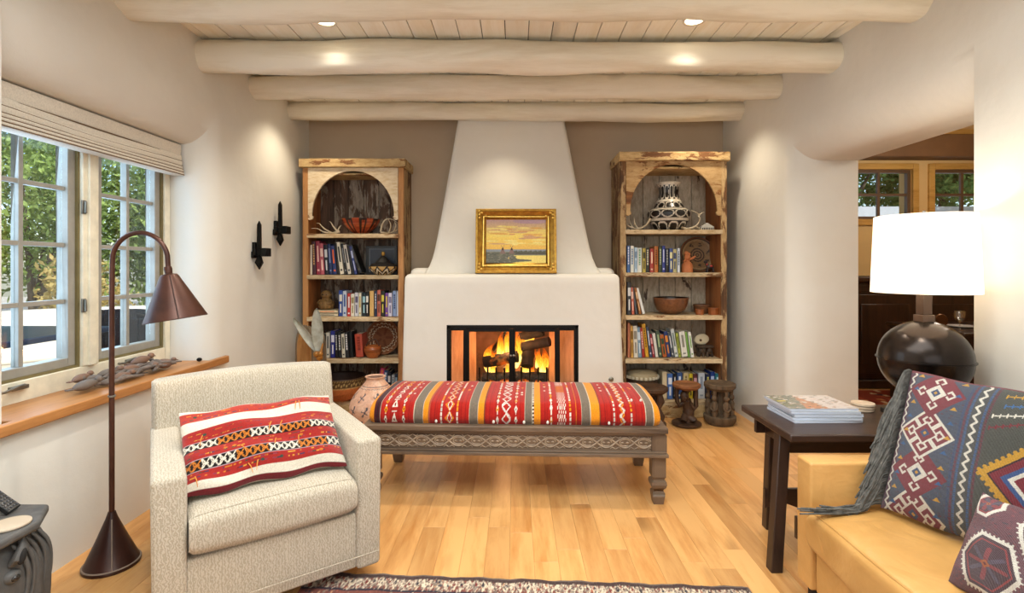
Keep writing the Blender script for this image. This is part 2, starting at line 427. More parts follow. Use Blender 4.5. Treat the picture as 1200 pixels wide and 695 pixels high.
MB().box(-2.3, 2.4, YF-.2, YF, 0, ZC+.1).build('wall_front', M_wall, kind='structure')
MB().box(-2.6, 6.8, YF-.4, 6.7, 3.14, 3.3).build('trim_sun_block_roof', M_dark, kind='structure')  # unseen roof slab added to keep the sun out of the rooms
MB().box(-2.34, -2.2, YF-.2, 5.05, ZC+.1, 3.14).box(2.3, 2.43, YF-.2, 5.05, ZC+.1, 3.14).box(-2.3, 2.43, 4.95, 5.05, ZC+.1, 3.14).box(-2.3, 2.43, YF-.2, YF-.05, ZC+.1, 3.14).build('trim_sun_block_parapet', M_wall, kind='structure')

cei = tag(bpy.data.objects.new('ceiling', None), kind='structure'); COL.objects.link(cei)
MB().box(-2.3, 2.4, YF-.1, YB+.1, ZC+.022, ZC+.1).build('ceiling_deck', M_dark, cei, kind='structure')
bw = .142; me = MB().box(-bw/2+.0026, bw/2-.0026, YF, YB, 0, .02).mesh('ceiling_board'); me.materials.append(M_board)
for i in range(29):
    o = bpy.data.objects.new('ceiling_board', me); COL.objects.link(o); o.parent = cei
    o.location = (-1.99+bw*(i+.5)-.06, 0, ZC+rp.uniform(0, .0025))
def viga(y, z, r, seed, label):
    n, m = 28, 90; xs = [-2.12+4.26*i/m for i in range(m+1)]
    def fn(U, V):
        X = -2.12+4.28*V; sh = X.shape; rr = np.zeros(sh); dy = np.zeros(sh); dz = np.zeros(sh)
        for i in range(sh[0]):
            x = X[i, 0]; a = noise3(x*.9, seed*7.1, 0)*.018; b = noise3(x*1.1, seed*3.3, 5)*.016
            for j in range(sh[1]):
                t = 2*math.pi*j/n; q = noise3(x*1.7, math.cos(t)*1.2+seed, math.sin(t)*1.2)*.016+noise3(x*5, math.cos(t)*2.5+seed, math.sin(t)*2.5+9)*.0035
                rr[i, j] = r*(1+.04*math.sin(x*1.3+seed))+q
            dy[i, :] = a; dz[i, :] = b
        return X, y+dy+rr*np.cos(U*2*math.pi), z+dz+rr*np.sin(U*2*math.pi)
    o = grid_obj('ceiling_beam', fn, n, m, None, M_beam, closed_u=True)
    return tag(o, label, 'beam', 'log beams under the ceiling')
for y, z, r, s_, lb in ((4.48, 2.652, .080, 1, 'whitewashed log ceiling beam nearest the chimney breast'), (3.84, 2.645, .086, 2, 'whitewashed log ceiling beam, second out from the chimney breast'),
                    (3.22, 2.614, .096, 3, 'whitewashed log ceiling beam between the recessed lamps and the third beam, third from chimney'),
                    (2.60, 2.650, .097, 4, 'largest whitewashed log ceiling beam, nearest the camera at top edge')):
    viga(y, z, r, s_, lb)
viga(1.98, 2.62, .1, 5, 'whitewashed log ceiling beam out of frame above the rug'); viga(1.36, 2.62, .1, 6, 'whitewashed log ceiling beam out of frame above the camera')

# recessed ceiling lamps
M_trim = plain('white_lamp_trim', '#e8e0d0', .5); M_lamp = glow('lamp_glow', '#ffe9c4', 14)
for (x, y, pw_, ha), lb in zip(DOWN[:5], ['left round recessed ceiling lamp, mostly hidden by the front beam', 'bright round recessed ceiling lamp at right in front bay', 'recessed ceiling lamp above left bookcase, behind the beams',
                                      'recessed ceiling lamp above the painting, behind the beams', 'recessed ceiling lamp above right bookcase, behind the beams']):
    t = thing('recessed_lamp', lb, 'ceiling lamp', (x, y, ZC), group='recessed ceiling lamps')
    MB().lathe([(.052, -.001), (.066, -.001), (.066, -.008), (.052, -.006)]+[(.052, -.001)], n=28).build('lamp_rim', M_trim, t, smooth=True)
    MB().lathe([(.0, -.003), (.05, -.003), (.05, -.001), (0, -.001)], n=28).build('lamp_bulb', M_lamp, t)

# ---------------------------------------------------------------- left window (two casements)
win = tag(bpy.data.objects.new('window_1', None), kind='structure'); COL.objects.link(win)
xw = -2.20
def yz_frame(y0, y1, z0, z1, w, x0, x1, wb=None):
    wb = wb or w; m = MB()
    m.box(x0, x1, y0, y0+w, z0, z1); m.box(x0, x1, y1-w, y1, z0, z1); m.box(x0, x1, y0+w, y1-w, z0, z0+wb); m.box(x0, x1, y0+w, y1-w, z1-w, z1); return m
yz_frame(1.985, 3.265, .69, 2.07, .05, -2.31, xw, .10).build('window_frame', M_cream, win, bevel=.004)
MB().box(-2.30, xw+.004, 2.60, 2.70, .79, 2.02).box(-2.3, xw+.016, 2.628, 2.672, .79, 2.02).build('mullion', M_cream, win, bevel=.004)
for k, (y0, y1) in enumerate(((2.035, 2.60), (2.70, 3.215))):
    yz_frame(y0, y1, .79, 2.02, .012, -2.262, -2.212).build('gasket', M_gasket, win)
    sa = yz_frame(y0+.012, y1-.012, .802, 2.008, .042, -2.285, -2.225).build('sash', M_sash, win, bevel=.003)
    ya, yb = y0+.054, y1-.054; za, zb = .844, 1.966; ym = (ya+yb)/2
    MB().box(-2.275, -2.238, ym-.011, ym+.011, za, zb).build('muntin', M_sash, sa, bevel=.002)
    zz = [za+(zb-za)*q/4 for q in range(5)]
    for z in zz[1:-1]: MB().box(-2.272, -2.241, ya, yb, z-.011, z+.011).build('muntin', M_sash, sa, bevel=.002)
    for q in range(4):
        for a, b in ((ya, ym-.011), (ym+.011, yb)):
            MB().box(-2.259, -2.255, a, b, zz[q]+.011*(q > 0), zz[q+1]-.011*(q < 3)).build('pane', M_pane, sa)
    yc = y0+.22
    c = MB().obox((xw+.012, yc, .765), (.024, .075, .018)).tube([(xw+.02, yc+.02, .772), (xw+.035, yc-.02, .775), (xw+.038, yc-.09, .764), (xw+.038, yc-.13, .768)], [.008, .007, .006, .008], 8)
    c.build('crank_handle', M_metal, win, smooth=True, bevel=.002)
for zc in (1.10, 1.60):
    MB().box(xw, xw+.008, 2.592, 2.616, zc-.035, zc+.035).box(xw, xw+.02, 2.60, 2.608, zc-.03, zc+.03).build('window_latch', M_metal, win, bevel=.002)
# sill board
MB().box(-2.2, -1.925, 1.62, 1.985, .655, .70).box(-2.2, -1.925, 1.985, 3.265, .655, .70).box(-1.958, -1.925, 3.265, 3.45, .655, .70)
sl = MB().prism_z([(-1.957, 1.5), (-1.918, 1.5), (-1.92, 2.4), (-1.922, 3.44), (-1.957, 3.455), (-1.957, 3.262), (-2.197, 3.262), (-2.197, 1.985), (-1.957, 1.985)], .655, .70)
sl.build('window_sill', M_sill, bevel=.005, kind='structure', label='live-edge honey pine window sill board')
# roman blind, folded up under the niche head
M_blind = plain('linen_blind', '#e2dacb', .9, bump=.5, bd=.002, scale=160)
g = N('blind_stripe'); 
bl = thing('roman_blind', 'cream linen roman blind folded up at the top of left window', 'blind', (-2.165, 2.62, 2.07))
def fold(name, x0, x1, z0, z1, sag):
    def fn(U, V):
        Y = -.63+1.26*U; s_ = sag*np.sin(U*math.pi)**2
        th = V*2*math.pi; cx = (x0+x1)/2; cz = (z0+z1)/2
        sup = lambda c, p: np.sign(c)*np.abs(c)**p
        return cx+(x1-x0)/2*sup(np.cos(th), .5), Y, cz-s_+(z1-z0)/2*sup(np.sin(th), .6)
    o = grid_obj(name, fn, 60, 20, None, M_blind, bl); return o
MB().box(-.03, .04, -.635, .635, -.045, 0).build('headrail', M_blind, bl)
M_fold_shade = plain('fold_shade_brown', '#7a6248', .9)  # dark tubes stand in for the shade lines under the blind's folds
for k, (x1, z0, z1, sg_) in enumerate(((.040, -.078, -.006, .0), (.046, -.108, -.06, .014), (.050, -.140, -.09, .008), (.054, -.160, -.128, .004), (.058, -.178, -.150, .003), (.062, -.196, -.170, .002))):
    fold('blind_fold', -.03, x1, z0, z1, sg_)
    MB().tube([(x1+.001, -.63+1.26*i/24, z0+.005-sg_*math.sin(math.pi*i/24)**2) for i in range(25)], .0030, 6).build('piping_or_fold_shade', M_fold_shade, bl, smooth=True)

# ---------------------------------------------------------------- outdoors: terrace, wall, planting
M_pave = plain('pale_terrace', '#c9c2b4', .9, col2='#b5ac9c', scale=3)
M_gwall = plain('white_garden_wall', '#e4dfd6', .9, col2='#d8d2c6', scale=4)
MB().box(-22, -2.36, -8, 22, -.3, -.02).build('ground_terrace', M_pave, kind='structure')
MB().box(-2.36, 22, 6.75, 22, -.3, -.02).build('ground_yard', M_pave, kind='structure')
wl = []
for i in range(25):
    a = R(100+100*i/24); wl.append((-5.0+4.0*math.cos(a)*1.0, 5.2+3.2*math.sin(a)))
pts = [(-2.6, 8.6), (-4, 8.5), (-5.2, 8.2), (-6.4, 7.5), (-7.3, 6.5), (-7.9, 5.2), (-8.1, 3.6), (-8.1, 1.5)]
m = MB()
for (xa, ya), (xb, yb) in zip(pts, pts[1:]): m.bar((xa, ya, .33), (xb, yb, .33), .35, .72)
m.build('garden_wall', M_gwall, bevel=.06, seg=4, label='low white curved stucco garden wall behind the terrace table', cat='wall')
M_slate = plain('blue_slate_top', '#5f7390', .28, col2='#4b5f7c', scale=6); M_wick = plain('grey_wicker', '#4c4a4e', .8, scale=60, bump=.8, stretch=(1, 1, 3))
tb = thing('terrace_table', 'blue grey slate terrace table seen through the left window', 'table', (-4.45, 4.15, -.02))
MB().box(-.62, .62, -.75, .75, .70, .75).build('tabletop', M_slate, tb, bevel=.01)
for sx in (-.5, .5):
    for sy in (-.62, .62): MB().box(sx-.035, sx+.035, sy-.035, sy+.035, 0, .70).build('leg', M_wick, tb)
def wick_chair(x, y, rz, lb):
    t = thing('wicker_chair', lb, 'chair', (x, y, -.02), rz, 'wicker chairs on the terrace')
    MB().box(-.27, .27, -.27, .27, .38, .46).build('seat', M_wick, t, bevel=.02)
    n = 12; inner = []; 
    m = MB()
    for i in range(n):
        a0 = R(-10+200*i/n); a1 = R(-10+200*(i+1)/n)
        m.bar((.29*math.cos(a0), .29*math.sin(a0), .65), (.29*math.cos(a1), .29*math.sin(a1), .65), .035, .42)
    m.build('backrest', M_wick, t, bevel=.01)
    for sx in (-.22, .22):
        for sy in (-.22, .22): MB().box(sx-.02, sx+.02, sy-.02, sy+.02, 0, .38).build('leg', M_wick, t)
wick_chair(-4.15, 5.25, R(0), 'dark wicker chair behind the slate terrace table'); wick_chair(-3.5, 4.75, R(-60), 'dark wicker chair seen through the right casement')
wick_chair(-5.4, 3.3, R(80), 'dark wicker chair at the left end of slate table')
def leafmat(name, a, b):
    g = N(name); r = g.noise(g.coord('Object'), 2.2, 5, .8); c = g.ramp(r, [(.3, a), (.68, b)])
    d = g.n('ShaderNodeBsdfDiffuse', {'Color': c}); t = g.n('ShaderNodeBsdfTranslucent', {'Color': c})
    m = g.n('ShaderNodeMixShader', {0: .35, 1: d.outputs[0], 2: t.outputs[0]}); g.set(g.out.inputs[0], m); return g.m
M_leafs = [leafmat('leaf_green', '#4d6b32', '#b9cf7c'), leafmat('leaf_dark', '#38512c', '#86a560'), leafmat('leaf_silver', '#6b8058', '#cfdcae'), leafmat('leaf_gold', '#a58a4a', '#e2cf8f')]
M_bark = plain('grey_bark', '#6d5f50', .95, scale=20, bump=.8, stretch=(1, 1, .3))
def tree(x, y, h, rx, mi, label, seed, n=12500, low=.5, ls=.068, name='tree', trunk=.09):
    rg = np.random.RandomState(seed); t = thing(name, label, 'tree' if name == 'tree' else 'bush', (x, y, -.02))
    cl = rg.randn(16, 3); cl /= np.linalg.norm(cl, axis=1)[:, None]; cl *= rg.uniform(.3, .85, (16, 1))
    cen = np.array([0, 0, (h+low)/2]); ex = np.array([rx, rx, (h-low)/2])
    ci = rg.randint(0, 16, n); d = rg.randn(n, 3); d /= np.linalg.norm(d, axis=1)[:, None]
    p = cen+cl[ci]*ex+d*rg.uniform(.25, .5, (n, 1))*ex*.9
    p[:, 2] = np.maximum(p[:, 2], .05)
    a = rg.randn(n, 3); a /= np.linalg.norm(a, axis=1)[:, None]; b = np.cross(a, rg.randn(n, 3)); b /= np.linalg.norm(b, axis=1)[:, None]
    s_ = rg.uniform(.6, 1.3, (n, 1))*ls
    V = np.stack([p-a*s_, p+b*s_*.4, p+a*s_, p-b*s_*.4], 1).reshape(-1, 3)
    me = bpy.data.meshes.new('foliage'); me.from_pydata(V.tolist(), [], np.arange(4*n).reshape(n, 4).tolist()); me.materials.append(M_leafs[mi])
    o = bpy.data.objects.new('foliage', me); COL.objects.link(o); o.parent = t; o['kind'] = 'stuff'
    m = MB()
    for k in range(5 if trunk else 0):
        q = cl[k]*ex*.8+cen; m.tube([(0, 0, 0), (q[0]*.12, q[1]*.12, low*.7), (q[0]*.5, q[1]*.5, (low+q[2])/2), tuple(q)], [trunk, trunk*.75, trunk*.45, .015], 8)
    if trunk: m.build('trunk', M_bark, t, smooth=True)
for a in ((-9.0, 9.6, 5.2, 1.9, 0, 'large sunlit tree filling the left casement', 1), (-6.2, 9.9, 5.4, 1.9, 0, 'leafy green tree behind the right casement', 2),
          (-10.6, 7.0, 5.6, 2.0, 2, 'silvery tree at far left beyond the garden wall', 3), (-4.4, 10.2, 4.8, 1.6, 1, 'dark green tree close to the house beyond right casement', 4),
          (-12.5, 11.5, 7.5, 2.8, 1, 'tall dark tree furthest off behind the garden', 5), (-8.6, 13.5, 8, 3.0, 2, 'tall pale tree at the back of the garden', 6), (-15.5, 8.5, 8, 3.0, 0, 'tall tree at the far left of the garden', 16)):
    tree(*a)
for a in ((-6.9, 11.3, 3.6, 2.0, 0, 'rounded sunlit shrub behind the mullion', 31), (-11.8, 9.2, 3.6, 2.0, 1, 'rounded dark shrub at far left of the garden', 32), (-3.6, 11.6, 3.2, 1.5, 0, 'rounded shrub at the right end of the garden', 33)): tree(*a, name='garden_bush', trunk=0)
for a in ((-7.2, 8.6, 1.5, .9, 3, 'dry golden bush above the garden wall, left of the mullion', 7), (-8.9, 6.9, 1.5, .8, 0, 'green bush behind the left end of garden wall', 8),
          (-5.4, 9.3, 1.35, .8, 3, 'dry golden bush seen through the right casement', 9)):
    tree(*a, n=2200, low=.1, ls=.06, name='garden_bush', trunk=0)

# ---------------------------------------------------------------- dining room seen through the right opening
M_yel = plaster('yellow_plaster', '#e3c48e', '#d9b87e'); M_band = plain('brown_band', '#7b5a3c', .6, scale=4)
M_ywood = wood('golden_wood', '#cfa35a', '#a97c36', 'x', 3, .45, .12)
YD = 6.1
MB().box(2.43, 6.6, 1.2, 1.4, 0, 3.14).build('wall_dining_near', M_yel, kind='structure')
MB().box(6.4, 6.6, 1.2, 6.4, 0, 3.14).build('wall_dining_right', M_yel, kind='structure')
MB().box(2.3, 2.43, 5.0, 6.3, 0, 3.14).build('wall_dining_left', M_yel, kind='structure')
W2 = [(3.98, 4.72), (4.98, 5.72)]; zw0, zw1 = 1.86, 2.45
m = MB(); xs = [2.43, 3.98, 4.72, 4.98, 5.72, 6.4]
m.box(2.43, 6.4, YD, YD+.2, 0, zw0).box(2.43, 6.4, YD, YD+.2, zw1, 3.14)
for a, b in ((2.43, 3.98), (4.72, 4.98), (5.72, 6.4)): m.box(a, b, YD, YD+.2, zw0, zw1)
m.build('wall_dining_back', M_yel, kind='structure')
MB().box(2.43, 6.4, 1.4, YD, 3.02, 3.12).build('ceiling_dining', M_ywood, kind='structure')
MB().box(2.43, 6.4, YD-.22, YD, 2.56, 2.82).build('trim_1', M_band, kind='structure', bevel=.01)
MB().box(2.43, 6.4, YD-.12, YD, 2.82, 2.90).build('trim_2', M_ywood, kind='structure')
for k, (a, b) in enumerate(W2):
    w = tag(bpy.data.objects.new('window_%d' % (k+2), None), kind='structure'); COL.objects.link(w)
    def xz(x0, x1, z0, z1, t_, y0, y1): return MB().box(x0, x0+t_, y0, y1, z0, z1).box(x1-t_, x1, y0, y1, z0, z1).box(x0+t_, x1-t_, y0, y1, z0, z0+t_).box(x0+t_, x1-t_, y0, y1, z1-t_, z1)
    xz(a-.07, b+.07, zw0-.07, zw1+.07, .07, YD-.03, YD+.01).build('window_frame', M_ywood, w, bevel=.005)
    sa = xz(a, b, zw0, zw1, .035, YD+.02, YD+.07).build('sash', plain('brown_sash', '#6d543c', .5), w)
    xm = (a+b)/2; zm = (zw0+zw1)/2
    MB().box(xm-.015, xm+.015, YD+.03, YD+.06, zw0+.035, zw1-.035).box(a+.035, b-.035, YD+.032, YD+.058, zm-.015, zm+.015).build('muntin', plain('brown_sash', '#6d543c', .5), sa)
    for p, q in ((a+.035, xm-.015), (xm+.015, b-.035)):
        for r_, s_ in ((zw0+.035, zm-.015), (zm+.015, zw1-.035)): MB().box(p, q, YD+.044, YD+.048, r_, s_).build('pane', M_pane, sa)
MB().box(2.6, 9, 9.0, 9.2, -.02, 2.35).build('yard_wall', plain('bluish_yard_wall', '#c9cfd8', .9, scale=3), label='pale bluish wall outside the dining room windows', cat='wall')
for a in ((6.1, 9.75, 4.2, 1.2, 1, 'dark conifer above the yard wall, left dining window', 21), (7.9, 9.75, 4.2, 1.2, 1, 'dark conifer above the yard wall, right dining window', 22)): tree(*a, low=1.9, n=9000)
# dining rug, sideboard
cv = Canvas(160, 90, '#8c3a2c'); rg = np.random.RandomState(4)
for i in range(700): cv.disc(rg.rand(), rg.rand(), .008, .013, ['#c98a5a', '#3b3a48', '#d9c4a0', '#6b2320', '#a8543a'][rg.randint(5)])
M_attr_rug = attr_mat('woven_pile', .95, .6, 140, .004)
dr = grid_obj('dining_rug', lambda U, V: (2.7+3.4*U, 2.6+2.72*V, .012+0*U), 160, 90, cv, M_attr_rug); tag(dr, 'red patterned dining room rug seen past the round lamp base', 'rug')
M_hutch = wood('dark_walnut', '#3a2418', '#1c110b', 'z', 3, .35, .2, sp=.5)
sb = thing('sideboard', 'dark carved walnut sideboard in the dining room behind the table lamp', 'sideboard', (4.3, 5.68, 0))
MB().box(-.78, 1.3, -.22, .3, .09, 1.13).build('body', M_hutch, sb, bevel=.01)
MB().box(-.82, 1.34, -.27, .3, 1.13, 1.19).build('top', M_hutch, sb, bevel=.015)
MB().box(-.80, 1.32, -.25, .3, 0, .09).build('plinth', M_hutch, sb, bevel=.01)
for a, b in ((-.72, -.05), (.01, .64), (.70, 1.24)):
    d = MB().box(a, b, -.245, -.22, .16, 1.0).build('door', M_hutch, sb, bevel=.006)
    MB().box(a+.08, b-.08, -.262, -.245, .26, .9).build('door_panel', M_hutch, d, bevel=.015)
    MB().ball((b-.04, -.26, .6), .016).build('knob', M_metal, d, smooth=True)
MB().box(-.76, 1.28, -.235, -.22, 1.03, 1.10).build('frieze', M_hutch, sb, bevel=.004)
# things on the dining table edge seen under the lamp shade
dt = thing('dining_table', 'wooden dining table end with place settings behind the table lamp', 'table', (4.3, 4.65, 0))
MB().box(-.62, .8, -.45, .45, .71, .75).build('tabletop', M_hutch, dt, bevel=.01)
for sx, sy in ((-.55, -.38), (.73, -.38), (-.55, .38), (.73, .38)): MB().box(sx-.04, sx+.04, sy-.04, sy+.04, 0, .71).build('leg', M_hutch, dt)
M_glass = glassy('clear_goblet', (.93, .95, .97), .22, .05)
MB().lathe(smooth_prof([(.0, 0), (.034, .001), (.03, .006), (.006, .012), (.005, .06), (.012, .075), (.036, .10), (.04, .15), (.036, .165), (.033, .165), (.036, .14), (.03, .105), (0, .085)], 4), (0, 0, 0), 28).build('goblet', M_glass, smooth=True, loc=(3.80, 4.38, .75), label='clear stemmed goblet at right behind the round lamp base', cat='glass')
MB().lathe([(0, 0), (.07, 0), (.11, .012), (.11, .016), (.06, .008), (0, .008)], n=32).build('plate', plain('white_china', '#dfe0e2', .2), smooth=True, loc=(4.02, 4.62, .75), label='white plate beside the stemmed goblet on dining table', cat='plate')
MB().lathe([(0, -.008), (.055, -.01), (.062, 0), (.055, .01), (0, .008)], n=28, rot=Matrix.Rotation(R(90), 3, 'X')).build('trivet', plain('copper_brown', '#6b4a30', .35, .7), smooth=True, loc=(3.79, 4.56, .814), label='round copper brown disc standing left of the goblet', cat='trivet')
# ================================================================ FIREPLACE
def cut(o, cutter):
    """subtract a box mesh from o and keep the result as plain mesh"""
    me = cutter.mesh('cutter'); c = bpy.data.objects.new('cutter', me); COL.objects.link(c); c.parent = o.parent
    md = o.modifiers.new('cut', 'BOOLEAN'); md.operation = 'DIFFERENCE'; md.object = c; md.solver = 'EXACT'
    bpy.context.view_layer.update()
    ev = o.evaluated_get(bpy.context.evaluated_depsgraph_get()); nm = bpy.data.meshes.new_from_object(ev)
    o.modifiers.clear(); o.data = nm; bpy.data.objects.remove(c); return o
fp = thing('fireplace', 'cream plaster fireplace with tapered chimney breast and glass doors', 'fireplace', (0, 4.15, 0))
def YZ(y): return y-4.15
M_ = MB()   # body: tapering slab with softened top
def loft(levels, n=10):
    """levels: (x0, x1, y0, z, r); back stays on the wall"""
    m = MB(); rings = []
    for (x0, x1, y0, z, r) in levels:
        ring = [(x0, YZ(4.90), z)]
        for i in range(n+1):
            a = math.pi+math.pi/2*i/n; ring.append((x0+r+r*math.cos(a), YZ(y0)+r+r*math.sin(a), z))
        for i in range(n+1):
            a = -math.pi/2+math.pi/2*i/n; ring.append((x1-r+r*math.cos(a), YZ(y0)+r+r*math.sin(a), z))
        ring.append((x1, YZ(4.90), z)); rings.append(ring)
    k = len(rings[0])
    vs = [v for r_ in rings for v in r_]; fs = []
    for i in range(len(rings)-1):
        for j in range(k): fs.append((i*k+j, i*k+(j+1) % k, (i+1)*k+(j+1) % k, (i+1)*k+j))
    fs += [tuple(range(k))[::-1], tuple((len(rings)-1)*k+j for j in range(k))]
    return m.add(vs, fs)
lv = []
for z in (0, .3, .6, .9, 1.15): t = z/1.2; lv.append((-.932+.03*t, .893-.045*t, 4.15, z, .03))
for i in range(1, 7):
    a = math.pi/2*i/6; q = .045; lv.append((-.902+q*(1-math.cos(a)), .848-q*(1-math.cos(a)), 4.15+q*(1-math.cos(a)), 1.193+q*math.sin(a), .03))
sur = loft(lv).build('surround', None, fp)
sur.data.materials.append(M_chim)
cut(sur, MB().box(-.558, .512, -.3, .60, .19, .823))
for p in sur.data.polygons: p.use_smooth = True
sur.data.set_sharp_from_angle(angle=R(40))
lv = []
for z in (1.18, 1.22): lv.append((-.915, .865, 4.42, z, .06))
for i in range(1, 7):
    a = math.pi/2*i/6; q = .05; lv.append((-.915+q*(1-math.cos(a)), .865-q*(1-math.cos(a)), 4.42+q*(1-math.cos(a)), 1.235+q*math.sin(a), .06))
loft(lv).build('shoulder', M_chim, fp, smooth=True)
lv = []
for i in range(22):
    t = i/21; z = 1.225+t*(2.80-1.225); fl = math.exp(-t*22)
    lv.append((-.735+.25*t**.92-.06*fl, .69-.285*t**.92+.06*fl, 4.36+.20*t, z, .045))
loft(lv).build('chimney_breast', M_chim, fp, smooth=True)
# firebox
zb, zt = .25, .823
M_brick = plain('firebrick', '#d0a488', .9, col2='#a87a5e', scale=14, bump=.5, stretch=(1, 1, .35))
M_soot = plain('sooty_brick', '#86604c', .95, col2='#4a3226', scale=8)
fb = [(-.556, .04), (-.556, .045), (-.36, .55), (.31, .55), (.51, .045)]
def wallquad(name, a, b, z0, z1, m_):
    (xa, ya), (xb, yb) = a, b; d = Vector((xb-xa, yb-ya, 0)).normalized(); nn = Vector((-d.y, d.x, 0))*.02
    o = MB().hexa([(xa, ya, z0), (xb, yb, z0), (xb+nn.x, yb+nn.y, z0), (xa+nn.x, ya+nn.y, z0)], [(xa, ya, z1), (xb, yb, z1), (xb+nn.x, yb+nn.y, z1), (xa+nn.x, ya+nn.y, z1)])
    return o.build(name, m_, fp)
wallquad('firebox_side', (-.535, .05), (-.36, .56), zb, zt, M_brick); wallquad('firebox_side', (.31, .56), (.49, .05), zb, zt, M_brick)
wallquad('firebox_back', (-.36, .56), (.31, .56), zb, zt, M_soot)
MB().box(-.556, .51, .03, .59, zb-.05, zb).build('firebox_floor', M_soot, fp); MB().box(-.556, .51, .04, .59, zt-.01, zt-.001).build('firebox_roof', M_soot, fp)
dk = MB(); xs0, xs1 = -.556, .510
dk.box(xs0, xs0+.025, .005, .04, zb-.06, zt-.002).box(xs1-.025, xs1, .005, .04, zb-.06, zt-.002).box(xs0, xs1, .005, .04, zt-.03, zt-.002).box(xs0, xs1, .005, .04, zb-.06, zb)
dk.build('door_frame', M_black, fp, bevel=.003)
M_fglass = glassy('fire_glass', (.95, .94, .92), .012)
px2x = lambda px, D=4.16: (px-604)/600*D
for k, (a, b) in enumerate(((526.5, 545), (545, 600.2), (600.2, 654), (654, 675))):
    x0, x1 = px2x(a), px2x(b); t_ = .024 if k in (1, 2) else .014; dr_ = MB()
    lw = t_ if k != 1 else t_+.008; rw = t_
    dr_.box(x0, x0+lw, .012, .032, zb+.01, zt-.032).box(x1-rw, x1, .012, .032, zb+.01, zt-.032).box(x0+lw, x1-rw, .012, .032, zt-.032-t_, zt-.032).box(x0+lw, x1-rw, .012, .032, zb+.01, zb+.03)
    d = dr_.build('glass_door', M_black, fp, bevel=.002)
    MB().box(x0+lw, x1-rw, .020, .024, zb+.03, zt-.032-t_).build('pane', M_fglass, d)
    if k in (1, 2): MB().ball(((x1-.012) if k == 1 else (x0+.012), -.002, .575), .011).build('handle', M_metal, d, smooth=True)
gr = MB()
for i in range(9): x = -.30+.07*i; gr.tube([(x, .10, .46), (x, .13, .31), (x, .40, .31)], .008, 8)
gr.tube([(-.33, .16, .302), (.29, .16, .302)], .01, 8).tube([(-.33, .36, .302), (.29, .36, .302)], .01, 8)
for sx in (-.28, .24):
    for sy in (.16, .36): gr.tube([(sx, sy, zb), (sx, sy, .305)], .009, 8)
gr.build('fire_grate', M_black, smooth=True, loc=(0, 4.15, 0), label='black iron fire grate holding the burning logs', cat='grate')
M_log = plain('charred_log', '#2e211a', .95, col2='#0c0908', scale=18, bump=1, bd=.01)
g = N('ember_log'); v = g.coord('Object'); nz = g.noise(v, 7, 5, .7, .3)
b = g.bsdf(g.ramp(nz, [(.4, '#0e0a08'), (.7, '#33231a')]), .9)
g.set(b.inputs['Emission Color'], g.ramp(nz, [(.5, '#ff6a1c'), (.8, '#ffc04d')])); g.set(b.inputs['Emission Strength'], g.ramp(g.noise(v, 4.5, 4, .6), [(.56, 0.0), (.70, 1.0)]))
g.set(b.inputs['Normal'], g.bump(nz, 1, .02)); M_ember = g.m
def log(p0, p1, r, m_, lb, seed):
    p0, p1 = Vector(p0), Vector(p1); pts = [p0.lerp(p1, i/9) for i in range(10)]
    m = MB().tube([p+Vector((0, 0, .006*noise3(seed, i*.7, 0))) for i, p in enumerate(pts)], [r*(1+.18*noise3(seed*3, i*.9, 1)) for i in range(10)], 9)
    for i, q in enumerate(m.v):
        k = 1+.13*noise3(q[0]*9, q[1]*14, q[2]*14+seed); c = p0+(p1-p0)*max(0, min(1, (Vector(q)-p0).dot(p1-p0)/(p1-p0).length_squared)); m.v[i] = tuple(c+(Vector(q)-c)*k)
    m.build('fire_log', m_, smooth=True, loc=(0, 4.15, 0), label=lb, cat='log', group='logs burning in the fireplace', angle=60)
log((-.28, .22, .35), (.27, .22, .355), .045, M_ember, 'long charred log lying lowest across the grate', 1)
log((-.27, .28, .47), (.02, .22, .53), .05, M_ember, 'thick charred log slanting up at left of the fire', 2)
log((.10, .24, .44), (.12, .34, .62), .055, M_log, 'short black log standing at right of the door bar', 3)
log((.06, .30, .60), (.29, .20, .66), .042, M_log, 'dark log leaning at upper right of the fire', 4)
log((.05, .36, .68), (.24, .28, .73), .036, M_log, 'topmost thin dark log at upper right', 5)
log((-.20, .38, .56), (-.08, .34, .72), .018, M_log, 'thin charred stick at upper left of the fire', 6)
# flames: curled tongues
g = N('flame'); v = g.n('ShaderNodeTexCoord').outputs['Generated']; sp = g.n('ShaderNodeSeparateXYZ', {0: v})
nz = g.noise(g.coord('Generated', (3, 3, 2)), 2.2, 4, .6, .8)
h = g.math('ADD', sp.outputs[2], g.math('MULTIPLY', g.math('SUBTRACT', nz, .5), .7))
e = g.n('ShaderNodeEmission', {'Color': g.ramp(h, [(.05, '#ffe27a'), (.35, '#ffb02e'), (.7, '#ff6a12'), (1, '#c22f08')]), 'Strength': g.ramp(h, [(0, 1.0), (1, .35)])})
e2 = g.n('ShaderNodeMath', operation='MULTIPLY'); g.set(e2.inputs[0], g.ramp(h, [(0, 1.0), (1, .3)])); e2.inputs[1].default_value = 3.4; g.set(e.inputs[1], e2.outputs[0])
tr = g.n('ShaderNodeBsdfTransparent'); mx = g.n('ShaderNodeMixShader', {0: g.ramp(h, [(.35, .9), (.95, 0.0)]), 1: tr.outputs[0], 2: e.outputs[0]}); g.set(g.out.inputs[0], mx); M_flame = g.m
def flame(x, y, z, h_, w, seed, lean=0):
    m = MB(); pts = []; rr = []
    for i in range(14):
        t = i/13; pts.append((x+lean*t*t*h_+.25*w*math.sin(t*5+seed)*t, y+.3*w*math.sin(t*4+seed*2)*t, z+h_*t)); rr.append(w*.5*math.sin(math.pi*min(1, t*.9+.12))**.8*(1-t)**.65+.001)
    m.tube(pts, rr, 12, sq=.6); return m
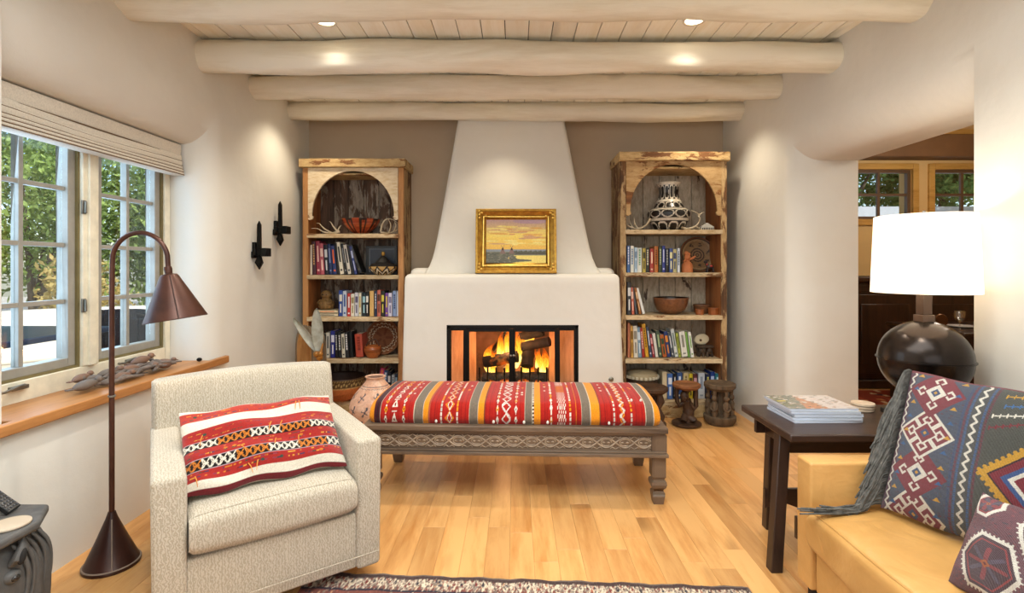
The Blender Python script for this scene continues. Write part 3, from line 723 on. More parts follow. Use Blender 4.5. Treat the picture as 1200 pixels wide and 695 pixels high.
fl = [(-.14, .30, .50, .27, .11, 1, .25), (-.05, .33, .50, .33, .13, 2, .1), (-.01, .25, .50, .22, .08, 31, -.1), (-.20, .24, .46, .14, .07, 32, .2), (.22, .24, .38, .24, .08, 33, -.25), (.15, .22, .34, .12, .07, 34, 0), (-.02, .40, .40, .40, .20, 15, .1), (-.22, .40, .36, .22, .16, 16, .3), (.10, .42, .36, .34, .2, 17, -.1), (.24, .40, .34, .26, .12, 18, .1), (-.19, .27, .36, .16, .10, 3, .2), (-.05, .27, .34, .20, .14, 4, 0), (.02, .36, .46, .34, .13, 5, .1),
      (.09, .30, .36, .16, .10, 6, 0), (.19, .27, .42, .20, .075, 7, .22), (.22, .34, .36, .18, .10, 8, 0), (-.24, .34, .44, .20, .10, 9, .2), (.12, .40, .58, .24, .15, 10, .3), (-.10, .19, .29, .07, .12, 11, 0), (.06, .18, .29, .07, .14, 12, 0), (-.2, .20, .29, .06, .1, 13, 0), (.2, .2, .29, .06, .1, 14, 0)]
ft = thing('fire', 'orange and yellow flames burning around the logs', 'fire', (0, 4.15, 0))
for f in fl: flame(*f).build('flame', M_flame, ft, smooth=True)
light('fire_light', 'POINT', (-.05, 4.15+.22, .56), 17, (1, .50, .20), shadow_soft_size=.07)
light('fire_light_low', 'POINT', (0, 4.15+.12, .74), 5, (1, .50, .20), shadow_soft_size=.05)
light('fire_light_back', 'POINT', (0, 4.15+.50, .50), 9, (1, .50, .20), shadow_soft_size=.05)
# wall jack low on surround
MB().lathe([(0, 0), (.018, 0), (.02, .006), (.012, .01), (0, .012)], n=20, rot=Matrix.Rotation(R(90), 3, 'X')).build('gas_key_valve', M_metal, smooth=True, loc=(.775, 4.148, .385), label='small round metal key valve on fireplace surround, lower right', cat='valve')

# ---------------------------------------------------------------- painting
cv = Canvas(200, 160, '#f2cf5e')
for i in range(160):
    y = (i+.5)/160
    if y > .28:
        t = (y-.28)/.72; c0, c1, c2 = np.array([240, 190, 90]), np.array([250, 222, 110]), np.array([205, 165, 160])
        c = c0*(1-t*2)+c1*t*2 if t < .5 else c1*(2-2*t)+c2*(2*t-1); cv.a[i, :] = lin(tuple(c/255))
rg = np.random.RandomState(3)
for i in range(46): y = rg.uniform(.42, .85); x = rg.rand(); cv.disc(x, y, rg.uniform(.05, .2), .018, ['#e8b25e', '#e0a56a', '#f5dc7a', '#d8a97c', '#f8e48c'][rg.randint(5)])
cv.disc(.75, .97, .3, .06, '#c2a0a6'); cv.rect(0, 1, .0, .29, '#8a8a78'); cv.rect(0, 1, .27, .32, '#8d97a0')
cv.rect(.45, 1, .20, .27, '#5b5a4c'); cv.rect(0, .5, .0, .25, '#68695a'); cv.poly([(.46, .18), (1, .18), (1, .0), (.40, .0)], '#f3df7c')
cv.poly([(0, .0), (0, .2), (.45, .2), (.52, .10), (.76, .08), (.76, .05), (.5, .03), (.4, 0)], '#6a6b5c')
for i in range(60): cv.disc(rg.uniform(.02, .5), rg.uniform(.02, .24), .02, .01, ['#7b7a66', '#5a5c50', '#8b8676'][rg.randint(3)])
for x in (.28, .43):
    cv.poly([(x-.05, .22), (x+.05, .22), (x+.008, .35), (x-.008, .35)], '#8a6f68'); cv.poly([(x-.022, .30), (x+.022, .30), (x+.01, .355), (x-.01, .355)], '#4a3a38')
    cv.line(x-.005, .34, x+.025, .41, .006, '#5a4a44'); cv.line(x+.005, .34, x-.025, .41, .006, '#5a4a44')
for i in range(20): cv.disc(.48+i*.027, .265+.012*math.sin(i*2.1), .02, .018, '#5e5f50')
cv.disc(.38, .12, .012, .02, '#e6c76c')
M_art = attr_mat('oil_paint', .5, .3, 90, .002)
M_gilt = plain('gilded_wood', '#c79a3c', .33, .75, col2='#94682a', scale=30, bump=.35)
M_gilt2 = plain('bright_gilt', '#e0b858', .30, .7, col2='#b98a3a', scale=40, bump=.3)
pt = thing('painting', 'gilt-framed sunset landscape painting leaning on the mantel', 'painting', (0.005, 4.215, 1.238))
pw_, ph_ = .665, .535; T = Matrix.Rotation(R(-6), 4, 'X')
def fr(o_, i_, y0, y1, nm, m_, yi=None):
    m = MB(); W0, H0 = pw_/2-o_, ph_/2-o_; W1, H1 = pw_/2-i_, ph_/2-i_; cz = ph_/2; yi = y0 if yi is None else yi
    for (a, b, c, d) in (((-W0, -H0), (W0, -H0), (W1, -H1), (-W1, -H1)), ((W0, -H0), (W0, H0), (W1, H1), (W1, -H1)), ((W0, H0), (-W0, H0), (-W1, H1), (W1, H1)), ((-W0, H0), (-W0, -H0), (-W1, -H1), (-W1, H1))):
        m.hexa([(a[0], y1, a[1]+cz), (b[0], y1, b[1]+cz), (c[0], y1, c[1]+cz), (d[0], y1, d[1]+cz)], [(a[0], y0, a[1]+cz), (b[0], y0, b[1]+cz), (c[0], yi, c[1]+cz), (d[0], yi, d[1]+cz)])
    m.xf(T); return m.build(nm, m_, pt, bevel=.003)
fr(0, .02, -.045, 0, 'frame_edge', M_gilt2, -.05); fr(.02, .058, -.046, 0, 'frame', M_gilt, -.026); fr(.058, .072, -.034, 0, 'frame_rib', M_gilt2, -.034); fr(.072, .086, -.024, 0, 'liner', M_gilt, -.014)
m = MB()
for sx in (-1, 1):
    for z_ in (.04, ph_-.04):
        for k in range(5): m.ball((sx*(pw_/2-.03-.018*k*(k % 2)), -.044, z_+(.014*k-.02)*(1 if z_ < .2 else -1)), (.012, .007, .012), 8, 6)
m.xf(T); m.build('corner_ornament', M_gilt2, pt, smooth=True)
o = grid_obj('canvas', lambda U, V: ((U-.5)*(pw_-.17), -.012+0*U, .086+V*(ph_-.172)), 200, 160, cv, M_art, pt); o.data.transform(T)

# ================================================================ BOOKCASES
M_case = wood('aged_pine', '#b98654', '#7d4c26', 'z', 4, .65, .3)
M_inner = wood('inner_pine', '#a06436', '#6a3a1c', 'z', 4, .55, .25)
M_capm = chipped('chipped_cap', '#ddbf8a', '#c09a62', '#8a5a30', '#5f3a1e', .62, 'x', 1.3)
M_archm = chipped('chipped_arch', '#e0d0b4', '#cbb28c', '#9b6a3c', '#5f3a1e', .70, 'x', 1.1)
M_archm2 = chipped('chipped_arch_warm', '#cdaa78', '#b48c58', '#94602f', '#60391b', .58, 'x', 1.1)
M_shelf = chipped('chipped_shelf', '#dcc6a0', '#bb9c72', '#8f6238', '#5c3a20', .66, 'x', 1.2)
M_backL = chipped('grey_back_board', '#a09282', '#7c6e60', '#664b38', '#3b2b20', .45, 'z', 1.0)
M_backR = chipped('pale_back_board', '#cfc0a8', '#ab9a82', '#6a5544', '#3c2c22', .70, 'z', 1.0)
M_side = chipped('chipped_side', '#c9aa7c', '#a88658', '#7d5530', '#4d321c', .50, 'z', 1.2)
class Case:
    pass
def bookcase(x0, x1, yf, yb, top, shelves, lb, side, cap_over, archm, backm, nplank):
    c = Case(); c.t = t = thing('bookcase', lb, 'bookcase', ((x0+x1)/2, yf, 0)); c.yf = yf; c.x0, c.x1 = x0+.04, x1-.04; c.z = shelves; c.side = side
    hw = (x1-x0)/2; d = yb-yf; capz = top-.075; st = .042
    for s_ in (-1, 1):
        a = MB().box(s_*hw-(st if s_ > 0 else 0), s_*hw+(st if s_ < 0 else 0), .022, d, 0, capz).build('side_panel', M_inner, t, bevel=.003)
        MB().box(min(s_*hw, s_*(hw+.006)), max(s_*hw, s_*(hw+.006)), .024, d, 0, capz).build('outer_cladding', M_side, a)
        MB().box(min(s_*(hw-st-.003), s_*(hw+.004)), max(s_*(hw-st-.003), s_*(hw+.004)), 0, .022, 0, capz).build('stile', M_side if side == 'right' else M_case, t, bevel=.004)
    MB().box(-hw-cap_over, hw+cap_over, -.035, d, capz, top).build('cap', M_capm, t, bevel=.006)
    iw = hw-st-.003
    # arch board
    ri = iw-.035; spr = shelves[0]+.165; zt_ = capz-.001; n = 26
    pl = [(-iw, zt_), (-iw, spr-.035), (-iw+.012, spr-.045), (-iw+.040, spr-.035), (-iw+.046, spr-.012), (-ri, spr-.006)]
    hh = capz-.028-spr
    for i in range(n+1):
        a = math.pi-math.pi*i/n; pl.append((ri*math.cos(a), spr+hh*math.sin(a)))
    pl += [(ri, spr-.006), (iw-.046, spr-.012), (iw-.040, spr-.035), (iw-.012, spr-.045), (iw, spr-.035), (iw, zt_)]
    # three boards make up the arch
    MB().prism_y(pl[::-1], -.004, .02).build('arch_board', archm, t, bevel=.002)
    MB().box(-iw, iw, .02, d-.02, capz-.06, capz-.045).build('top_liner', M_capm, t)
    rr = random.Random(int(x0*100)); xs_ = [-hw+st]; 
    for i in range(nplank): xs_.append(xs_[-1]+rr.uniform(.8, 1.25))
    k = (2*(hw-st))/(xs_[-1]-xs_[0]); xs_ = [-hw+st+(x-xs_[0])*k for x in xs_]
    for a, b in zip(xs_, xs_[1:]):
        dy = rr.uniform(0, .006); w_ = b-a
        MB().box(-w_/2+.002, w_/2-.002, 0, .018, 0, capz).build('back_plank', backm, t, bevel=.002, loc=((a+b)/2, d-.024+dy-.006, 0))
    for i, z in enumerate(shelves):
        MB().box(-hw+st, hw-st, .012, d-.03, z-.032, z).build('shelf', M_shelf, t, bevel=.003)
        MB().box(-iw-.008, iw+.008, -.012, .012, z-.036, z+.001).build('shelf_edge', M_shelf, t, bevel=.004)
    MB().box(-hw-.012, hw+.012, -.014, .022, 0, shelves[-1]-.03).build('base_board', M_capm, t, bevel=.006)
    return c
CL = bookcase(-1.876, -.991, 4.52, 4.84, 2.245, [1.586, 1.221, .850, .479, .110], 'tall arched bookcase of reclaimed wood to the left of the fireplace', 'left', .026, M_archm, M_backL, 6)
CR = bookcase(.906, 1.815, 4.40, 4.80, 2.278, [1.612, 1.244, .875, .501, .138], 'tall arched bookcase of reclaimed wood to the right of the fireplace', 'right', .02, M_archm2, M_backR, 6)

# ---------------------------------------------------------------- books
M_page = plain('book_pages', '#e2d8c2', .85, col2='#cfc2a6', scale=60, stretch=(1, 1, 1))
_bm = {}
def bmat(c):
    if c not in _bm:
        g = N('book_cover'); b = g.bsdf(lin(c), .42); b.inputs['Specular IOR Level'].default_value = .4; _bm[c] = g.m
    return _bm[c]
ORD = ['first', 'second', 'third', 'fourth', 'fifth', 'sixth', 'seventh', 'eighth', 'ninth', 'tenth', 'eleventh', 'twelfth', 'thirteenth', 'fourteenth', 'fifteenth', 'sixteenth', 'seventeenth', 'eighteenth', 'nineteenth', 'twentieth']
SHN = ['top', 'second', 'third', 'fourth', 'bottom']
brr = random.Random(5)
def book(name_c, x0, w, h, z, y, lean, c, tc, label, group, depth=None, tstyle=0, loc=None):
    dp = depth or min(.17+.0*h, .24); dp = depth or brr.uniform(.14, .17)
    t = thing('book', label, 'book', (x0, y, z), group=group); cv_ = .0025
    q = Matrix.Rotation(lean, 4, 'Y')
    m = MB().box(0, cv_, 0, dp, 0, h).box(w-cv_, w, 0, dp, 0, h)
    n = 5; b0 = len(m.v)      # rounded spine
    pl = [(0, .004)]+[(w/2-w/2*math.cos(math.pi*i/n), .004-.004*math.sin(math.pi*i/n)) for i in range(1, n)]+[(w, .004), (w, .0065), (0, .0065)]
    m.prism_z(pl, 0, h)
    m.xf(q).build('cover', bmat(c), t)
    MB().box(cv_, w-cv_, .006, dp-.004, .003, h-.004).xf(q).build('pages', M_page, t)
    if tc and w > .012:
        m = MB(); k = brr.randint(0, 2) if tstyle == 0 else tstyle
        if k == 0: m.box(w*.30, w*.70, -.0012, .001, h*.38, h*.86).box(w*.25, w*.75, -.0012, .001, h*.10, h*.16)
        elif k == 1: m.box(w*.14, w*.86, -.0006, .0012, h*.58, h*.84).box(w*.32, w*.68, -.0012, .001, h*.14, h*.48)
        else:
            zz = h*.3
            while zz < h*.88: e_ = brr.uniform(.010, .022); m.box(w*.30, w*.70, -.0012, .001, zz, zz+e_); zz += e_+.005
        m.xf(q).build('spine_print', bmat(tc), t)
    return t
def row(case, si, D0, items, word=None):
    """items: (x0px, x1px, ytop px, lean px at top, cover, print, look)"""
    D = D0; z = case.z[si]+.0025; n = len(items); names = {}
    for i, (a, b, yt, ln, c, tc, look) in enumerate(items):
        X0 = (a-604)/600*D; X1 = (b-604)/600*D; H = 1.3-(yt-312)/600*D-z; L = ln/600*D
        th = math.atan2(L, H); hgt = H/math.cos(th)-.0; w = (X1-X0)*math.cos(th)-.0012
        zz = z+(w*math.sin(-th) if th < 0 else 0)
        if th > 0: zz = z+w*math.sin(th)     # rests on its right-hand lower corner
        book('', X0, max(w, .008), hgt-(w*math.sin(abs(th))), zz, D+brr.uniform(0, .012), th, c, tc,
             f"{look} book, {ORD[i]} from the left on the {SHN[si]} shelf of {case.side} bookcase", f"books on the {SHN[si]} shelf of {case.side} bookcase")
Dl, Dr = 4.57, 4.45
row(CL, 1, Dl, [(361, 365.5, 287, 0, '#d8cfbd', None, 'cream'), (366, 370, 283, -1.2, '#4b2f3a', '#c9a06a', 'dark patterned'), (371, 375.6, 282.5, -1.5, '#8f3346', '#e4b9b0', 'crimson'),
    (376, 380.4, 285.5, -1.8, '#b25a68', '#e8c9c0', 'rose pink'), (381, 385.4, 287, -2, '#1e2230', '#d0d0d6', 'black lettered'), (386, 389.6, 286, -2.5, '#26345e', '#7d8bb8', 'navy'),
    (390, 394.6, 288, -3, '#2c3b70', '#e1652c', 'blue and orange'), (395, 397.8, 285, -3.2, '#151517', None, 'thin black'), (398.6, 403, 284, -5, '#ddd6c4', '#202020', 'white'),
    (404, 406.8, 286, -5.5, '#1c1b1e', '#8f8f92', 'slim black'), (407.6, 411.6, 287, -6, '#cfc9bf', '#232323', 'grey and white'), (412.2, 415, 288, -6.2, '#1c1d24', None, 'thin charcoal'), (415.6, 418.6, 289, -6.5, '#34407e', '#b9c0de', 'royal blue'),
    (420, 424.5, 288, -12, '#14120f', '#4e4a42', 'black leaning')])
row(CL, 2, Dl, [(396.5, 401, 340.5, 0, '#2c4c9a', '#e1ddd0', 'bright blue'), (401.6, 406, 341, 0, '#c3cddc', '#2a4d93', 'pale blue and white'), (406.8, 410.5, 344, 0, '#c23a33', '#eeeeea', 'red'),
    (411, 415.2, 344.5, 0, '#e3dccb', '#9b8b60', 'cream'), (415.6, 419.5, 343, 0, '#d4d3da', '#5b4f6e', 'silver'), (420, 423.2, 343.5, 0, '#dedac6', '#b99c3f', 'ivory'), (424, 428.2, 343, 0, '#1d2b33', '#a9d3dc', 'black and teal'),
    (428.6, 432.2, 342.5, 0, '#131313', '#e9e6dd', 'black and white'), (433, 438, 341, 0, '#d9b06c', None, 'tan'), (438.5, 441.5, 341, 0, '#2a3148', '#c7c8d2', 'slate blue'),
    (442, 446, 340, 0, '#c96f5b', '#51301f', 'salmon'), (446.5, 450.6, 341, 0, '#25251c', '#d9c84c', 'black and yellow banded'), (451, 454.6, 343.5, 0, '#7c4a9c', '#ddc936', 'purple and yellow'),
    (455, 459.4, 343.5, 0, '#dcd6e6', '#7e7799', 'lilac white'), (460, 464, 341, 0, '#93a7cf', '#33406e', 'light blue'), (464.4, 466.6, 341.5, 0, '#cdd5e6', None, 'thin pale blue')])
row(CL, 3, Dl, [(366, 369.5, 391, 0, '#d5d0c6', None, 'thin white'), (370, 373.4, 392, 0, '#a83d58', '#efdbe0', 'raspberry'), (374, 381, 392, 0, '#20211f', '#8e8e8c', 'thick black'), (382, 386, 390, 0, '#cfcbc0', '#34343c', 'off-white'),
    (387, 392, 388, 0, '#2b3286', '#dcdcec', 'violet blue'), (393, 396, 389, -.8, '#1d1d1d', '#c9c9c9', 'slim black'), (396.6, 400, 389.5, -1, '#26282b', '#dcdcdc', 'black lettered'), (400.8, 404.6, 391.5, -1.2, '#d8d2c0', '#3d3b33', 'bone white'),
    (405.2, 409, 389.5, -1.6, '#2b2b2e', '#e6e6e6', 'black and silver'), (409.6, 413.6, 388.8, -1.8, '#18191b', None, 'jet black'), (417, 425.5, 392, -2, '#b04a36', '#7e2c20', 'thick terracotta red')])
row(CL, 4, 4.66, [(441, 446, 431, 5, '#d4477f', '#e58a3a', 'pink and orange'), (447.5, 453, 434, 2, '#2f4f7c', '#c9d3e2', 'steel blue'), (454, 458, 436, 0, '#1d2430', '#dedede', 'dark lettered'), (458.6, 462, 440, 0, '#c5c8cc', '#53565c', 'grey'), (462.6, 466, 438, 0, '#22364a', '#8fb0c6', 'deep blue')])
row(CR, 1, Dr, [(735, 738.4, 288, 0, '#4a6da6', '#dfe6f2', 'mid blue'), (739, 743, 288, 0, '#d9d9d2', '#5c7fa8', 'white'), (743.6, 747, 290, 0, '#b9cddd', '#6b88a4', 'powder blue'), (747.6, 752.6, 290.5, 0, '#dfe0da', '#6f9a72', 'white and green'),
    (753, 756.8, 291, 0, '#b6a24c', '#443d22', 'mustard'), (757.4, 761.4, 290.5, 0, '#2a2a26', '#d4cbb4', 'black and cream'), (762, 766.4, 291.5, 0, '#a33b33', '#e6c9ae', 'brick red'), (767, 771.6, 288.5, 0, '#b0682e', '#5d3416', 'burnt orange'),
    (772.2, 775.8, 288.5, 0, '#33402c', '#b7c09c', 'forest green'), (776.2, 779.8, 288, 0, '#323c86', '#c7cbe6', 'indigo'), (780.4, 784, 291, 0, '#1f2122', '#9ca0a2', 'black'), (784.8, 788.8, 291, 0, '#4b5b95', '#e6e1ac', 'blue and cream'),
    (789.4, 793.4, 292, 0, '#bdb37e', '#39466f', 'straw coloured'), (794, 797, 291, 0, '#ccd3dc', '#3c4a66', 'slim silver blue')])
row(CR, 2, Dr, [(735.4, 740, 331, 0, '#3b3a3c', '#e2e2e2', 'black and white striped'), (740.8, 743.8, 337, -1.5, '#c96a55', '#eac9b8', 'coral'), (745.5, 748, 337.5, -5, '#55585e', None, 'thin grey'), (749.2, 752.2, 337.5, -6, '#99602f', '#d8b48c', 'brown'), (753.4, 756.6, 338, -8, '#e3e3df', None, 'white leaning')])
row(CR, 3, Dr, [(736, 739, 379, 0, '#c07a5a', None, 'thin terracotta'), (739.6, 742.6, 382, -.8, '#d2a354', '#7d5a20', 'ochre'), (743.2, 748, 382, -1, '#dcd6c8', '#8f877a', 'thick cream'), (748.6, 752.6, 384, -2, '#7c98ae', '#d5dfe6', 'dusty blue'),
    (753, 756.2, 384.5, -3, '#a3352c', '#e7c5b2', 'scarlet'), (757, 761, 380, -4.5, '#d3a032', '#6d4c12', 'golden yellow'), (761.6, 764.8, 383, -4.5, '#3f4b62', '#c2c9d6', 'blue grey'), (765.2, 768, 392, -4, '#8f2b34', '#dca6a6', 'wine red'),
    (768.6, 772, 391, -4, '#d9d6cd', None, 'slim white'), (772.6, 776.6, 388, -4, '#47594a', '#a9bb8c', 'olive green'), (777.2, 782, 393, -4, '#b0602e', '#2f4a38', 'orange patterned'), (782.6, 787, 389, -4.5, '#2f3f72', '#d98a3a', 'navy and orange'),
    (787.6, 791, 390, -5, '#4f555c', '#c5c9cd', 'pewter grey'), (791.6, 795.6, 386, -5.5, '#c7cdca', '#5d6d6b', 'pale grey'), (796.2, 799, 391, -4, '#a6b04a', '#4e5420', 'lime green'), (799.6, 806.4, 389, -4, '#e0ded4', '#8c8a80', 'widest white'),
    (807, 809.6, 389.5, -4, '#74a04e', None, 'leaf green'), (810.2, 813.6, 389.5, -4, '#e6e6e0', '#74a04e', 'white lettered')])
row(CR, 4, 4.47, [(776.5, 782, 436, 0, '#d4c2a0', None, 'tall beige'), (782.6, 788.4, 438, 0, '#4f76b8', '#e4e8ee', 'sky blue and white'), (789.5, 793, 438, 0, '#1f2126', '#c9c9c9', 'black'), (794, 800, 437, 0, '#39598f', '#d9dfe8', 'denim blue'),
    (801, 807, 437.5, 0, '#cdb98a', '#7c6a3c', 'khaki'), (807.6, 812, 438, 0, '#c9b32e', '#50482a', 'yellow'), (813, 818, 438.5, 0, '#5a2d33', '#c69a9c', 'burgundy'), (819, 826.5, 437.5, 0, '#ccd0d6', '#8d98a8', 'wide silver grey'),
    (827.5, 832, 438.5, 0, '#2b3350', '#d7d25a', 'midnight blue'), (833, 838, 436, 0, '#24428c', '#b9c7e4', 'cobalt blue'), (838.6, 844, 438, 0, '#2d7f8a', '#cfe6e8', 'teal')])
# two flat books under the gourd, left case third shelf
fb_ = [('#e0d3b6', 'cream paperback lying flat, lower of two under the carved gourd', 0, 367, 396, 371), ('#d8c7a4', 'cream paperback with orange end lying flat on top, under the carved gourd', .03, 369, 396, 366)]
for c, lb, dz, a, b, _ in fb_:
    X0, X1 = (a-604)/600*4.57, (b-604)/600*4.57
    t = thing('book', lb, 'book', (X0, 4.58, CL.z[2]+.002+dz), group='flat books under the gourd'); L = X1-X0-.005; hh = .026
    MB().box(0, L, 0, .14, 0, .002).box(0, L, 0, .14, hh-.002, hh).box(0, L, 0, .003, 0, hh).build('cover', bmat(c), t); MB().box(.003, L-.003, .003, .136, .002, hh-.002).build('pages', M_page, t)
    MB().box(L*.2, L*.85, -.001, .001, hh*.35, hh*.6).build('spine_print', bmat('#3b342a' if dz == 0 else '#d2693a'), t)
# ================================================================ THINGS ON THE SHELVES
def at(px, D): return (px-604)/600*D
def zat(py, D): return 1.3-(py-312)/600*D
M_pot = attr_mat('painted_pottery', .55, .25, 60, .003, spec=.4)
M_potg = attr_mat('burnished_pottery', .3, .2, 60, .002, spec=.5)
M_bask = attr_mat('coiled_basket', .8, .7, 120, .004)
M_antl = plain('pale_antler', '#d5c9b2', .55, col2='#a08a68', scale=14, bump=.3)
M_terra = plain('terracotta', '#b5582c', .6, col2='#8c3f1e', scale=8)
M_dkwood = wood('dark_carved_wood', '#4a3a2c', '#261b13', 'z', 6, .6, .6)
M_brwood = wood('brown_turned_wood', '#84583a', '#4a2c18', 'x', 5, .38, .2)
# left top: black rimmed red bowl with dark bands
cv = Canvas(360, 60, '#b4502a')
rg = np.random.RandomState(2)
for i in range(160): cv.rect(rg.rand(), rg.rand()+.05, *(lambda a: (a, a+.04))(rg.rand()), ['#a8441f', '#c2602f', '#9a3d22', '#b85a38'][rg.randint(4)])
for k in range(8):
    u = k/8; cv.rect(u, u+.022, 0, .55, '#2a1b16'); cv.rect(u+.05, u+.062, 0, .55, '#2a1b16')
    cv.poly([(u+.01, .55), (u+.06, .55), (u+.035, .43)], '#1c1412')
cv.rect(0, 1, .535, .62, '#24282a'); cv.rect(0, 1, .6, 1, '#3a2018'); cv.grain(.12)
r0 = .168
o = lathe_obj('bowl', [(.0, 0), (.055, 0), (.11, .045), (.15, .09), (r0, .130), (r0+.004, .136), (r0-.006, .137), (.14, .09), (.10, .05), (0, .02)], cv, M_potg, n=120)
o.location = (at(423, 4.64), 4.64, CL.z[0]+.001); o.rotation_euler[2] = R(12); tag(o, 'orange-red bowl with black bands and black rim on left bookcase, top shelf', 'bowl')
def antler(name, paths, lb):
    m = MB()
    for p, r0_ in paths:
        p = smooth_prof([tuple(q) for q in p], 5); n = len(p); m.tube(p, [r0_*(1-.82*i/(n-1)) for i in range(n)], 8)
    m.build(name, M_antl, smooth=True, label=lb, cat='antler', angle=70)
z0 = CL.z[0]+.012; D = 4.60; A = lambda px, py, d=0: (at(px, D+d), D+d, max(zat(py, D+d), z0-.004))
antler('antler', [([A(398, 271.5), A(390, 273), A(380, 272), A(372, 268, .02), (at(365, D), D, z0+.04)], .011), ([A(388, 272.5), A(380, 268), A(374, 262), A(371, 262)], .008), ([A(396, 272), A(391, 266, .02), A(388, 261, .02), A(386, 259.5, .02)], .009), ([A(395, 272), A(398, 266), A(400, 264)], .009)], 'spiky antler lying left of the orange bowl')
antler('antler', [([A(446, 271.5), A(448, 263), A(452, 257.5), A(459, 257, .03), A(466, 261, .04)], .010), ([A(446, 272), A(455, 273), A(462, 271), A(466, 269)], .009), ([A(456, 272.5), A(458, 264), A(455, 257)], .008), ([A(462, 271), A(464, 264), A(462, 260)], .007)], 'curled antler lying right of the orange bowl')
# second shelf: framed dark picture + black-and-cream wedding vase
f = thing('framed_picture', 'small black framed dark picture standing behind zigzag basket jar', 'picture', (at(447.5, 4.70), 4.70, CL.z[1]+.001))
w_, h_ = .285, .265
m = MB().box(-w_/2, w_/2, -.012, .012, 0, .024).box(-w_/2, w_/2, -.012, .012, h_-.024, h_).box(-w_/2, -w_/2+.024, -.012, .012, .024, h_-.024).box(w_/2-.024, w_/2, -.012, .012, .024, h_-.024)
m.build('frame', plain('black_lacquer', '#15120f', .4), f, bevel=.002); MB().box(-w_/2+.02, w_/2-.02, 0, .008, .02, h_-.02).build('backing', plain('dark_print', '#2a2f3c', .35, col2='#171b24', scale=9), f)
MB().box(-w_/2+.024, -w_/2+.036, -.004, .0, .024, h_-.024).box(-w_/2+.036, w_/2-.024, -.004, 0, h_-.034, h_-.024).build('mat_board', plain('grey_mat', '#6b7076', .6), f)
cv = Canvas(360, 80, '#c9a266')
for k in range(9):
    u = k/9; w = 1/9
    for off, c in ((.0, '#efe3c8'), (.10, '#1c1512'), (-.13, '#1c1512')):
        cv.path([(u, .30+off*.9), (u+w*.5, .55+off*.9), (u+w, .30+off*.9)], .07, c)
cv.rect(0, 1, .0, .16, '#3a2116'); cv.rect(0, 1, .66, 1, '#1b1613'); cv.grain(.15)
t = thing('lidded_jar', 'small round zigzag patterned jar with cone lid, before black frame', 'jar', (at(449, 4.60), 4.60, CL.z[1]+.001))
lathe_obj('body', [(0, 0), (.06, 0), (.085, .02), (.118, .05), (.122, .075), (.10, .10), (.06, .112), (.05, .114)], cv, M_bask, t, n=120)
MB().lathe([(0, .11), (.07, .112), (.045, .14), (.02, .165), (.008, .172), (0, .173)], n=32).build('lid', plain('black_lid', '#191513', .6), t, smooth=True)
MB().lathe([(.010, .172), (.017, .186), (.015, .205), (.008, .21), (0, .21)], n=16).build('finial', plain('brass_finial', '#b98c3e', .4, .5), t, smooth=True)
# third shelf: carved gourd figure on the flat books
t = thing('carved_gourd', 'small ribbed brown gourd figure sitting on the flat books', 'figurine', (at(381.5, 4.62), 4.64, CL.z[2]+.059))
m = MB(); n, prof = 36, smooth_prof([(0, 0), (.045, .002), (.066, .03), (.064, .065), (.040, .09), (.034, .10), (.047, .12), (.048, .14), (.03, .165), (.012, .172), (0, .172)], 4)
m.lathe(prof, n=n)
for i, q in enumerate(m.v):
    a = math.atan2(q[1], q[0]); k = 1+.07*math.cos(9*a)*(q[2] < .1); m.v[i] = (q[0]*k, q[1]*k, q[2])
m.build('body', plain('tan_gourd', '#93703f', .6, col2='#5a3f22', scale=20, bump=.4), t, smooth=True, angle=80)
for s_ in (-1, 1): MB().tube([(s_*.046, -.02, .085), (s_*.06, -.045, .06), (s_*.03, -.065, .055)], [.012, .011, .010], 8).build('arm', plain('tan_gourd', '#93703f', .6), t, smooth=True)
MB().ball((-.016, -.044, .135), .007).ball((.016, -.044, .135), .007).build('eye', M_dark, t, smooth=True)
# fourth shelf: patterned tray and small orange pot
cv = Canvas(200, 200, '#7d4a2c')
for rr_, nn_ in ((.42, 22), (.30, 0)):
    for k in range(nn_):
        a = 2*math.pi*k/nn_
        for rad, c in ((.42, '#e2cfae'), (.37, '#1d120c'), (.33, '#e2cfae')):
            a0 = a-.10; a1 = a+.10; P = lambda aa, r_: (.5+r_*math.cos(aa), .5+r_*math.sin(aa)); cv.path([P(a0, rad-.035), P(a, rad+.01), P(a1, rad-.035)], .014, c)
for k in range(5):
    a = 2*math.pi*k/5; cv.path([(.5+.1*math.cos(a), .5+.1*math.sin(a)), (.5+.24*math.cos(a), .5+.24*math.sin(a))], .07, '#693a20')
cv.grain(.15)
def disc_plate(name, r, cv_, loc, tilt, lb, cat, mt=M_bask, dish=.03, rz=0):
    t = thing(name, lb, cat, loc, rz)
    def fn(U, V): a = U*2*math.pi; return r*V*np.cos(a), -dish*V**3+0*a, r*V*np.sin(a)+r
    o = grid_obj('face', fn, 96, 40, cv_, mt, t, uvmap=lambda U, V: (.5+.5*V*np.cos(U*2*math.pi), .5+.5*V*np.sin(U*2*math.pi)), closed_u=True)
    def fb(U, V): a = U*2*math.pi; return r*V*np.cos(a), .010-dish*V**3+0*a, r*V*np.sin(a)+r
    o2 = grid_obj('back', fb, 96, 8, None, M_brwood, t, closed_u=True)
    MB().tube([(r*math.cos(a), -dish+.005, r*math.sin(a)+r) for a in [2*math.pi*k/64 for k in range(65)]], .007, 8, cap=False).build('rim', M_brwood, t, smooth=True)
    t.rotation_euler[0] = tilt; return t
disc_plate('woven_tray', .158, cv, (at(447.5, 4.72), 4.735, CL.z[3]+.004), R(-14), 'round brown woven tray with chevron pattern behind the small orange pot', 'tray')
cv = Canvas(200, 40, '#b5642f'); cv.rect(0, 1, .55, .8, '#8f4a22'); cv.grain(.15)
t = thing('jar', 'small round orange clay jar standing before the chevron tray', 'jar', (at(437, 4.60), 4.60, CL.z[3]+.001))
